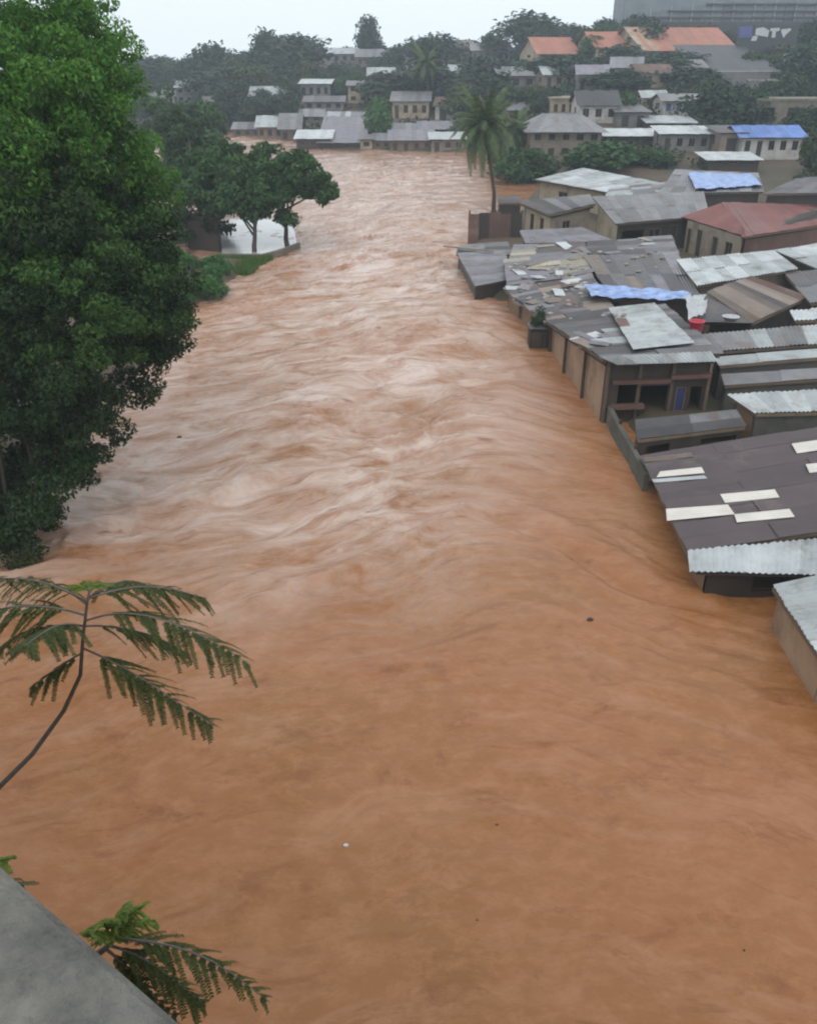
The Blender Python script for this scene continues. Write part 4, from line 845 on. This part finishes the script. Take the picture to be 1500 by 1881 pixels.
# ---- the rest of the wooded slope and its dim houses, each named by what it is next to
LAND = [('lilac slope roof', 628, 240), ('three-door shanty', 755, 258), ('cream two-storey house', 658, 168), ('white flat roofed house', 579, 162), ('lone skyline tree', 676, 70), ('pinkish skyline house', 842, 95),
        ('palm crown', 890, 230), ('grey hip roof', 1036, 225), ('cream flat block', 1040, 196), ('white house with dark roof', 1097, 195), ('bright white hut roof', 1250, 240), ('blue-shuttered house', 1253, 195),
        ('blue roofed house', 1412, 255), ('stone building', 1440, 205), ('long orange roof', 1267, 75), ('middle orange roof', 1132, 75), ('left orange roof', 1024, 85), ('slate roof', 1355, 105), ('marked wall', 1405, 62),
        ('rapids', 460, 258), ('left skyline dome', 392, 110), ('tallest left crown', 500, 90), ('white-walled left house', 349, 170), ('grey skyline house', 900, 98)]
TAKEN = set()
def where(px, py):
    out = []
    for nm, x, y in sorted(LAND, key=lambda l: math.hypot(l[1] - px, 1.6 * (l[2] - py)))[:4]:
        dx, dy = px - x, py - y
        out.append(('right of' if dx > 0 else 'left of') if abs(dx) > 1.3 * abs(dy) else ('below' if dy > 0 else 'above')); out[-1] += ' the ' + nm
    return out
def own_label(adj, noun, px, py):
    for wv in where(px, py):
        for a_ in adj:
            for nr in ('just ', '', 'well '):
                l = f'{a_} {noun} {nr}{wv}'
                if l not in TAKEN: TAKEN.add(l); return l
    return f'{adj[0]} {noun} on the slope'
g = random.Random(5); nh = 0; NAMED = len(BOXES)
for _ in range(2600):
    if nh >= 120: break
    px = g.uniform(300, 1500) if g.random() < .45 else g.uniform(930, 1500); py = g.uniform(104, 300 if px > 1000 else 238)
    if px > 1080 and py < 128: continue
    b0 = PG(px, py)
    if not 150 < b0.y < 280 if px < 950 else not 92 < b0.y < 200: continue
    if b0.z < .5: continue
    wpx = g.uniform(4.5, 8) * F / depth(b0); hp = g.uniform(2.4, 3.4) * F / depth(b0)
    box_ = (px - wpx / 2, px + wpx / 2, py - hp * 1.6, py)
    if any(box_[0] < B_[1] - 3 and box_[1] > B_[0] + 3 and box_[2] < B_[3] - 2 and box_[3] > B_[2] + 1 for B_ in BOXES): continue
    wm, rm_ = g.choice(['plaster_beige', 'plaster_grey', 'plank_wall', 'plaster_cream', 'plaster_white']), g.choice(['zinc_mid', 'zinc_dark', 'zinc_lilac', 'zinc_light', 'roof_rust', 'zinc_light'])
    tone = {'zinc_mid': 'grey', 'zinc_dark': 'dark', 'zinc_lilac': 'lilac grey', 'zinc_light': 'pale', 'roof_rust': 'rusty'}[rm_]
    FH(own_label(['small ' + tone + ' roofed', tone + ' tin roofed', 'little ' + tone + ' topped'], 'house', px, py), box_[0], box_[1], py, py - hp, py - hp * 1.55, wm, rm_, g.choice([2, 3, 4]), 1, dm=g.uniform(5, 7), style=g.choice(['gable', 'gable', 'mono']), at=b0.y, doors=1, yaw=g.uniform(-.25, .25))
    nh += 1
ntr = 0; TREES = []; BX = BOXES[:NAMED]
for _ in range(5000):
    if ntr >= 245: break
    px = g.uniform(215, 1500); py = g.uniform(88, 262)
    if px < 420 and py > 215: continue
    b0 = PG(px, py)
    if b0.z < .55 or b0.y > 296 or b0.y < 96: continue
    hm = g.uniform(3.5, 7.5); wm = hm * g.uniform(1.0, 1.5); sc = F / depth(b0)
    bx0, bx1, by0, by1 = px - wm * sc * .42, px + wm * sc * .42, py - hm * sc * .9, py
    if any(B_[4] > b0.y - 1 and bx0 < B_[1] and bx1 > B_[0] and by0 < B_[3] and by1 > B_[2] for B_ in (BX if px < 600 else BOXES)): continue
    if any(-1 < b0.y - B_[4] < 7 and px > B_[0] and px < B_[1] for B_ in BOXES): continue
    if by0 < 78 + (0 if px > 600 else 22) and px < 960: continue
    if any(math.hypot(px - a_, (py - b_) * 1.5) < wm * sc * .33 for a_, b_ in TREES): continue
    TREES.append((px, py))
    kd = g.choice(['round', 'wide', 'wide', 'round', 'olive', 'bush', 'tall'])
    adj = {'round': ['rounded dark', 'dim round', 'leafy round'], 'wide': ['wide dark', 'broad dim', 'spreading dim'], 'olive': ['olive', 'yellowish', 'dull olive'], 'bush': ['bushy low', 'squat', 'low dark'], 'tall': ['slim tall', 'narrow', 'thin dark']}[kd]
    HT(kd, own_label(adj, 'bush' if kd == 'bush' else 'tree', px, py), px, py, py - hm * sc, wm * sc, b0.y); ntr += 1

# ---- low thicket covering the slope between houses and trees
g2 = np.random.default_rng(91); cc, rr = [], []
for _ in range(9000):
    px, py = g2.uniform(200, 1520), g2.uniform(92, 285); Yd = g2.uniform(98, 300); x = ray(px, 150).x / ray(px, 150).y * Yd
    if river_sd(np.array([x]), np.array([Yd]))[0] < 3: continue
    z = gz(x, Yd)
    if z < .55: continue
    d_ = Vector((x, Yd, z)); dp = depth(d_); qx = 750 + F * x / dp
    if any(B_[4] - 4 < Yd < B_[4] + 9 and B_[0] - 6 < qx < B_[1] + 6 for B_ in BOXES): continue
    if vnoise(np.array([x / 9]), np.array([Yd / 9]), 40)[0] < -.35: continue
    cc.append((x, Yd, z + g2.uniform(.1, .8))); rr.append(g2.uniform(.7, 1.6))
    if len(cc) > 2600: break
v, q = leaves(cc, rr, 70000, .55, .8, .6, 92)
prop(fast_mesh('undergrowth', v, q, 'leaf_far'), 'low dark thicket covering the hillside between the houses', 'undergrowth', kind='stuff')

# ---- palms
def frond_mesh(L, droop, n, leaf, seed):
    g = random.Random(seed); V, Fc = [], []
    pt = lambda s: Vector((L * s * (1 - .18 * droop * s), 0, L * (.42 * s - droop * .85 * s * s)))
    for i in range(12):
        a, b3 = pt(i / 12), pt((i + 1) / 12); w0 = .05 * (1 - i / 13); k = len(V)
        V += [a + Vector((0, -w0, 0)), a + Vector((0, w0, 0)), b3 + Vector((0, w0 * .9, 0)), b3 + Vector((0, -w0 * .9, 0))]; Fc.append((k, k + 1, k + 2, k + 3))
    for i in range(n):
        s = .12 + .88 * i / n; p = pt(s); d = (pt(min(1, s + .05)) - pt(s - .05)).normalized()
        ll = leaf * (math.sin(math.pi * min(1, .25 + .72 * s)) ** .7) * g.uniform(.8, 1.1)
        for sd in (-1, 1):
            e = p + d * ll * .45 + Vector((0, sd * ll * .7, -ll * g.uniform(.35, .7))); mid = p.lerp(e, .45) + Vector((0, 0, ll * .1)); wv = d * .055
            k = len(V); V += [p - wv, p + wv, mid + wv * 1.3, mid - wv * 1.3, e]; Fc += [(k, k + 1, k + 2, k + 3), (k + 3, k + 2, k + 4)]
    return V, Fc
FR = [frond_mesh(4.6, dr, 34, 1.0, 60 + i) for i, dr in enumerate((.35, .7, 1.0, 1.3))]
FM = []
def palm(label, foot, crown, sc=1, nf=28, group=None):
    t = thing('palm_tree', label, 'palm', foot, group); foot, crown = Vector(foot), Vector(crown)
    mid = foot.lerp(crown, .5) + Vector((.25, 0, 0)) * sc
    mesh('trunk', *tube([foot - Vector((0, 0, .8)), foot.lerp(mid, .5) + Vector((.15, 0, 0)), mid, mid.lerp(crown, .5), crown], [.24 * sc, .18 * sc, .16 * sc, .15 * sc, .17 * sc], 9), 'bark', t, smooth=True)
    if not FM:
        for v, f in FR:
            me = bpy.data.meshes.new('frond'); me.from_pydata([tuple(q) for q in v], [], f); me.materials.append(MAT['palm_leaf']); me.update(); FM.append(me)
    for k in range(nf):
        o = bpy.data.objects.new('frond', FM[min(3, int(4 * k / nf))]); COL.objects.link(o); o.parent = t
        o.location = crown - foot; lift = 1.15 - 2.05 * k / nf
        o.rotation_euler = (random.uniform(-.2, .2), -lift * .75, k * 2.4 + random.uniform(-.2, .2)); s = sc * random.uniform(.72, 1.0); o.scale = (s, s, s)
    return t
pf = P(906, 394, 0); pc = PY(888, 232, pf.y)
palm('tall coconut palm standing at the water right of the river', pf, pc, 1.0, 34)
palm('hazy distant palm on the slope above the far shore', Vector((3.5, 176, 3.5)), PY(782, 118, 176), 1.1, 22)
f5 = P(940, 330, .4)
palm('lower palm half hidden behind the tall coconut palm', Vector((13.6, 112, .6)), PY(942, 240, 112), 1.0, 24)

# ------------------------------------------------------------------ things on the roofs and in the water
def tarp(label, c, nu=18, nv=7, m='tarp_blue', seed=0, amp=.09):
    A, B, C, D = c; g = random.Random(seed); V, Fc = [], []
    for j in range(nv + 1):
        for i in range(nu + 1):
            u, v = i / nu, j / nv; p = bil(A, B, C, D, u, v)
            ed = .12 * math.sin(u * 17 + seed) * (v - .5) * 2
            V.append(p + Vector((g.uniform(-.04, .04), ed, .06 + amp * (g.random() + .5 * math.sin(u * 23 + v * 5)))))
    for j in range(nv):
        for i in range(nu): k = j * (nu + 1) + i; Fc.append((k, k + 1, k + nu + 2, k + nu + 1))
    n = len(V); 
    return prop(mesh('tarpaulin', V, Fc, m, smooth=True, origin=(A + C) / 2), label, 'tarpaulin')
tarp('blue and pale crumpled tarpaulin strip across the patchwork roofs', (P(1086, 548, 2.02), P(1272, 556, 2.28), P(1266, 540, 2.34), P(1072, 524, 2.1)), seed=3)
tarp('far light blue tarpaulin spread over the dull grey long roof', (P(1276, 350, 3.05), P(1400, 342, 3.1), P(1378, 322, 3.38), P(1262, 318, 3.38)), seed=5)
tarp('white crumpled sheet bunched at the end of the blue tarpaulin', (P(1262, 590, 2.3), P(1296, 580, 2.4), P(1300, 545, 2.5), P(1258, 548, 2.4)), 8, 6, 'tarp_white', 7, .12)
def lathe(prof, c, n=16):
    V, Fc = [], []; c = Vector(c)
    for r, z in prof:
        for k in range(n): a = 2 * math.pi * k / n; V.append(c + Vector((r * math.cos(a), r * math.sin(a), z)))
    for i in range(len(prof) - 1):
        for k in range(n): Fc.append((i * n + k, i * n + (k + 1) % n, (i + 1) * n + (k + 1) % n, (i + 1) * n + k))
    Fc.append(tuple(range(n - 1, -1, -1))); return V, Fc
p = P(1276, 612, 2.55)
t = thing('bucket', 'red plastic bucket on the tin roof beside the white sheet', 'bucket', p)
mesh('body', *lathe([(.2, 0), (.24, .1), (.3, .5), (.34, .51), (.34, .54), (.29, .54), (.22, .06), (.02, .05)], p), 'red_plastic', t, smooth=True)
hp = [p + Vector((.32 * math.cos(a), .02, .52 + .22 * math.sin(a))) for a in [math.pi * k / 8 for k in range(9)]]
mesh('handle', *tube(hp, .012, 5), 'zinc_mid', t)
p = P(1340, 590, 2.32); prop(mesh('basin', *lathe([(.15, 0), (.25, .03), (.36, .22), (.4, .23), (.35, .22), (.2, .06), (.02, .05)], p), 'tarp_white', smooth=True, origin=p), 'small pale basin on the roof below the striped gable', 'basin')
def rock(c, s, seed):
    g = random.Random(seed); V, Fc = [], []; n = 7
    for i, (r, z) in enumerate(((.55, 0), (1, .35), (.85, .75), (.35, 1))):
        for k in range(n): a = 2 * math.pi * k / n; q = g.uniform(.75, 1.2); V.append(Vector(c) + Vector((r * q * math.cos(a) * s, r * q * math.sin(a) * s * .8, (z + g.uniform(-.08, .08)) * s * .7)))
    for i in range(3):
        for k in range(n): Fc.append((i * n + k, i * n + (k + 1) % n, (i + 1) * n + (k + 1) % n, (i + 1) * n + k))
    Fc += [tuple(range(n - 1, -1, -1)), tuple(3 * n + k for k in range(n))]; return V, Fc
dg = bpy.context.evaluated_depsgraph_get()
def on_roof(px, py):
    hit, loc, nn, idx, ob, mx = scene.ray_cast(dg, Vector((0, 0, CH)), ray(px, py).normalized()); return loc if hit else None
dg.update()
g = random.Random(77); spots = []
for k in range(60):
    spots.append((g.uniform(935, 1080), g.uniform(485, 565), 'sack' if k % 3 == 0 else 'stone'))
for k in range(24): spots.append((g.uniform(960, 1240), g.uniform(440, 500), 'stone'))
for k in range(14): spots.append((g.uniform(1010, 1150), g.uniform(575, 640), 'stone'))
for k, (x, y, m_) in enumerate(spots):
    loc = on_roof(x, y)
    if loc is None or loc.z < .9: continue
    s = g.uniform(.09, .2)
    where = 'rubble-strewn' if y < 570 and x < 1085 and y > 485 else ('patched' if y <= 500 else 'dark')
    o = mesh('roof_stone' if m_ == 'stone' else 'rag_bundle', *rock(loc - Vector((0, 0, .02)), s, k), m_, origin=loc)
    prop(o, ('small stone weighing down the %s roof by the river' if m_ == 'stone' else 'pale rag bundle lying on the %s roof by the river') % where, 'stone' if m_ == 'stone' else 'bundle', ('stones on the %s roof' if m_ == 'stone' else 'rag bundles on the %s roof') % where)
for k in range(34):
    x, y = (g.uniform(940, 1075), g.uniform(488, 560)) if k < 16 else ((g.uniform(955, 1235), g.uniform(436, 492)) if k < 26 else (g.uniform(1030, 1150), g.uniform(590, 640)))
    loc = on_roof(x, y)
    if loc is None or loc.z < .9: continue
    an = g.uniform(-.7, .7) + (1.57 if g.random() < .4 else 0); L_, W_ = g.uniform(.7, 1.9), g.uniform(.4, .8); e1 = Vector((math.cos(an), math.sin(an), g.uniform(0, .1))) * L_ / 2; e2 = Vector((-math.sin(an), math.cos(an), g.uniform(0, .1))) * W_ / 2
    c = loc + Vector((0, 0, .07)); m_ = g.choice(['zinc_light', 'zinc_dark', 'roof_rust', 'zinc_lilac', 'sack', 'zinc_mid', 'roof_stripe', 'zinc_white'])
    where_ = 'rubble-strewn' if k < 16 else ('patched' if k < 26 else 'dark open-fronted'); tone = {'zinc_light': 'pale', 'zinc_dark': 'dark', 'roof_rust': 'rusty', 'zinc_lilac': 'lilac', 'sack': 'cream', 'zinc_mid': 'grey', 'roof_stripe': 'brown', 'zinc_white': 'white'}[m_]
    o = sheet_mesh('loose_sheet', c - e1 - e2, c - e1 + e2, c + e1 + e2, c + e1 - e2, m_, None, Vector((0, 0, 1)), 4, .015)
    o.data.transform(Matrix.Translation(-c)); o.location = c
    prop(o, f'{tone} loose sheet thrown over the {where_} roof by the river', 'sheet', f'loose sheets on the {where_} roof')
p = P(985, 636, 0)
t = thing('washhouse', 'dark little timber box on the river wall below the shrub', 'washhouse', Vector((p.x, p.y, -.4)))
for k, (dx, dy) in enumerate(((-.35, -.3), (.45, -.3), (.45, .6), (-.35, .6))): mesh('post', *beam((p.x + dx, p.y + dy, -.4), (p.x + dx, p.y + dy, .95), .1, .1), 'plank_dark', t)
for k in range(5): mesh('plank', *box((p.x - .27 + k * .165, p.y - .34, -.4), .15, .03, 1.25 + .05 * (k % 2)), 'plank_dark', t)
for k in range(5): mesh('plank', *box((p.x - .4, p.y - .2 + k * .165, -.4), .03, .15, 1.25 + .05 * (k % 2)), 'plank_dark', t)
mesh('cover', *box((p.x + .05, p.y + .15, .96), 1.0, 1.1, .05), 'zinc_dark', t)
base = Vector((p.x + .05, p.y + .25, 1.0)); cc, rr = clusters([(*base, .45), (base.x + .1, base.y + .4, base.z + .35, .4)], 18, .15, .28, 88, .7)
tree_thing('shrub', 'dark green shrub sprouting on the timber box at the river wall', base, limbs(base, base + Vector((0, .2, .5)), .03, [base + Vector((.2, .3, .6))], .01, 5), leaves(cc, rr, 1500, .12, .8, .4, 89), 'leaf_deep', None, 'shrub')
def floater(label, px, py, s, m_, seed):
    p = P(px, py, 0); z = float(water_z(np.array([p.x]), np.array([p.y]))[0]); p.z = z - s * .2
    prop(mesh('floating_debris', *rock(p, s, seed), m_, origin=p), label, 'debris')
floater('dark lump of debris floating off the pale porch roof', 1083, 1140, .1, 'driftwood', 1)
floater('tiny white float in the near water left of centre', 635, 1553, .05, 'paint_white', 2)
floater('small dark scrap floating in the near water at centre', 912, 1514, .03, 'driftwood', 3)
floater('small dark scrap floating by the lower right edge', 1366, 1745, .025, 'driftwood', 4)
floater('dark scrap on the rapids left of the big streak', 330, 805, .1, 'driftwood', 5)
floater('dark scrap low in the swirls at lower centre', 876, 1692, .022, 'driftwood', 6)

# ------------------------------------------------------------------ bridge under the camera
p0, p1 = P(0, 1575, 12.4), P(352, 1881, 12.4); d = (p1 - p0).normalized(); n_ = Vector((-d.y, d.x, 0)); n_ = n_ if n_.y > 0 else -n_
def bslab(z0, z1, o0, o1, l0=-14, l1=14):
    q = lambda l, o, z: Vector((p0.x, p0.y, 0)) + d * l + n_ * o + Vector((0, 0, z))
    c = [q(l0, o0, 0), q(l1, o0, 0), q(l1, o1, 0), q(l0, o1, 0)]
    return hexa([v + Vector((0, 0, z0)) for v in c], [v + Vector((0, 0, z1)) for v in c])
t = thing('bridge', 'grey concrete bridge parapet at the lower left corner', 'bridge', (p0.x, p0.y, 0))
bv = bslab(11.35, 12.4, -.42, 0)
pr = mesh('parapet', *bv, 'concrete', t)
bm_ = pr.modifiers.new('bevel', 'BEVEL'); bm_.width = .018; bm_.segments = 3
mesh('deck', *bslab(10.9, 11.34, -7, .12), 'concrete', t)
mesh('girder', *bslab(10.1, 10.89, -6.6, -5.8), 'concrete', t); mesh('girder', *bslab(10.1, 10.89, -1.4, -.7), 'concrete', t)
mesh('pier', *bslab(-1.4, 10.09, -6.6, -.9, -12, -10.5), 'concrete', t); mesh('pier', *bslab(-1.4, 10.09, -6.6, -.9, 10.5, 12), 'concrete', t)

# ------------------------------------------------------------------ feathery saplings near the bridge
def feather(parent, base, tip, sag, npin, plen, m_='leaf_frond', seed=0, hang=.55, lf=.017, name='frond'):
    """a twice-feathered leaf: a rib with hanging side feathers of small leaflets"""
    g = random.Random(seed); base, tip = Vector(base), Vector(tip); ln = (tip - base).length
    pt = lambda s: base.lerp(tip, s) + Vector((0, 0, sag * ln * 4 * s * (1 - s) * .5)) + Vector((.025 * math.sin(5 * s + seed), 0, .02 * math.sin(7 * s + seed * 2))) * ln * s
    parts = [tube([pt(k / 8) for k in range(9)], [.0055 * (1 - .7 * k / 8) for k in range(9)], 5)]
    V, Fc = [], []
    for i in range(npin):
        s = .16 + .84 * i / npin; p = pt(s); dr = (pt(min(1, s + .04)) - pt(s - .04)).normalized(); side = dr.cross(Vector((0, 0, 1))).normalized()
        pl = plen * (math.sin(math.pi * (.18 + .74 * s)) ** .6) * g.uniform(.85, 1.12)
        for sd in (-1, 1):
            if g.random() < .13: continue
            pl = pl * g.uniform(.8, 1.15)
            e = p + (dr * g.uniform(.4, .95) + side * sd * g.uniform(.45, .75) + Vector((0, 0, -hang * g.uniform(.6, 1.3)))).normalized() * pl
            ctl = p.lerp(e, .45) + Vector((0, 0, .16 * pl))
            pp = lambda q: (p * (1 - q) + ctl * q) * (1 - q) + (ctl * (1 - q) + e * q) * q
            nl = max(8, int(pl / .0088)); 
            for k in range(nl):
                q = .06 + .94 * k / nl; c = pp(q); dd = (pp(min(1, q + .05)) - pp(max(0, q - .05))).normalized(); sv = dd.cross(Vector((.1, .2, 1))).normalized()
                w_ = lf * (1 - .45 * q) * g.uniform(.8, 1.15); hw = dd * .0042
                for s2 in (-1, 1):
                    o_ = c + sv * s2 * w_ + dd * w_ * .35 - Vector((0, 0, w_ * g.uniform(.1, .5))); kk = len(V)
                    V += [c - hw, c + hw, o_ + hw * .7, o_ - hw * .7]; Fc.append((kk, kk + 1, kk + 2, kk + 3))
    fr = mesh(name, V, Fc, m_, parent)
    mesh('rib', *parts[0], 'stem' if m_ == 'leaf_frond' else m_, fr)
    return fr
Y1 = 3.1
S = lambda px, py, Yd=Y1: PY(px, py, Yd)
root = Vector((-6.2, 6.2, gz(-6.2, 6.2) - .3))
t = thing('sapling', 'slender feathery-leaved sapling reaching in from the left edge', 'sapling', root)
mesh('stem', *tube([root, Vector((-6.0, 5.4, 4)), Vector((-4.6, 4.2, 8)), S(-160, 1550, 3.2), S(0, 1445), S(60, 1385), S(118, 1305), S(148, 1240), S(153, 1170), S(160, 1110), S(166, 1080)], [.08, .065, .045, .024, .014, .012, .0105, .009, .0075, .006, .005], 8), 'stem', t, smooth=True)
T = S(160, 1120)
fr = ((S(160, 1100), S(385, 1098, 3.3), .22, .2), (S(156, 1140), S(468, 1228, 2.95), .34, .22), (S(155, 1150), S(345, 1200, 3.4), .18, .2), (S(152, 1190), S(388, 1332, 2.9), .10, .19),
      (S(160, 1105), S(-60, 1075, 3.4), .22, .2), (S(156, 1130), S(-70, 1150, 3.0), .3, .22), (S(153, 1160), S(-30, 1215, 3.3), .25, .2), (S(151, 1200), S(60, 1265, 3.0), .1, .13),
      (S(160, 1110), S(20, 1085, 3.9), .15, .2), (S(160, 1100), S(300, 1085, 3.9), .15, .18), (S(154, 1150), S(40, 1190, 2.7), .2, .17))
for k, (a_, b_, sg, pl) in enumerate(fr): feather(t, a_, b_, sg, 20 if k != 7 else 11, pl, seed=100 + k)
for k in range(4): feather(t, S(166, 1086), S(126 + 28 * k, 1062 + 9 * abs(k - 1.5), 3.1 + .05 * k), .25, 12, .045, 'leaf_young', 130 + k, .5, .009, 'young_leaf')
root = Vector((-5.6, 6.6, gz(-5.6, 6.6) - .3)); Y2 = 1.75
t = thing('sapling', 'feathery sapling top rising behind the concrete parapet', 'sapling', root)
mesh('stem', *tube([root, Vector((-4.6, 4.6, 4)), Vector((-3.2, 2.9, 7.5)), Vector((-1.9, 1.95, 9.7)), S(110, 1800, Y2), S(190, 1745, Y2), S(225, 1712, Y2)], [.08, .065, .045, .028, .016, .01, .006], 8), 'stem', t, smooth=True)
for k, (a_, b_, sg, pl) in enumerate(((S(205, 1725, Y2), S(502, 1838, 1.7), .3, .14), (S(195, 1735, Y2), S(385, 1850, 1.75), .22, .14), (S(190, 1740, Y2), S(330, 1880, 1.7), .15, .13), (S(215, 1715, Y2), S(300, 1765, 1.9), .25, .11), (S(180, 1750, Y2), S(240, 1860, 1.8), .1, .12))):
    feather(t, a_, b_, sg, 15 if k < 2 else 11, pl, seed=150 + k, lf=.013)
for k, (x_, y_) in enumerate(((165, 1712), (190, 1690), (228, 1668), (262, 1664), (285, 1690), (180, 1735), (240, 1700))): feather(t, S(205, 1732, Y2), S(x_, y_, 1.66 + .04 * k), .3, 14, .06, 'leaf_young', 170 + k, .7, .008, 'young_leaf')
feather(t, Vector((-1.55, 1.5, 10.85)), S(64, 1622, 1.55), .2, 11, .1, seed=190, lf=.013)
feather(t, Vector((-1.5, 1.5, 10.9)), S(20, 1572, 1.5), .2, 10, .09, 'leaf_young', seed=191, lf=.013)

# ------------------------------------------------------------------ rainy haze
HZ = (-760, 760, -70, 960, -3.5, 62)
V, Fc = hexa([Vector((HZ[0], HZ[2], HZ[4])), Vector((HZ[1], HZ[2], HZ[4])), Vector((HZ[1], HZ[3], HZ[4])), Vector((HZ[0], HZ[3], HZ[4]))], [Vector((HZ[0], HZ[2], HZ[5])), Vector((HZ[1], HZ[2], HZ[5])), Vector((HZ[1], HZ[3], HZ[5])), Vector((HZ[0], HZ[3], HZ[5]))])
hm = bpy.data.materials.new('haze_air'); hm.use_nodes = True; N = hm.node_tree.nodes; N.clear()
pv = N.new('ShaderNodeVolumePrincipled'); pv.inputs['Density'].default_value = .0007; pv.inputs['Color'].default_value = (.76, .88, 1, 1)
mo = N.new('ShaderNodeOutputMaterial'); hm.node_tree.links.new(pv.outputs[0], mo.inputs['Volume'])
prop(mesh('haze', V, Fc, hm), 'thin rainy haze over the whole valley', 'haze', kind='stuff')
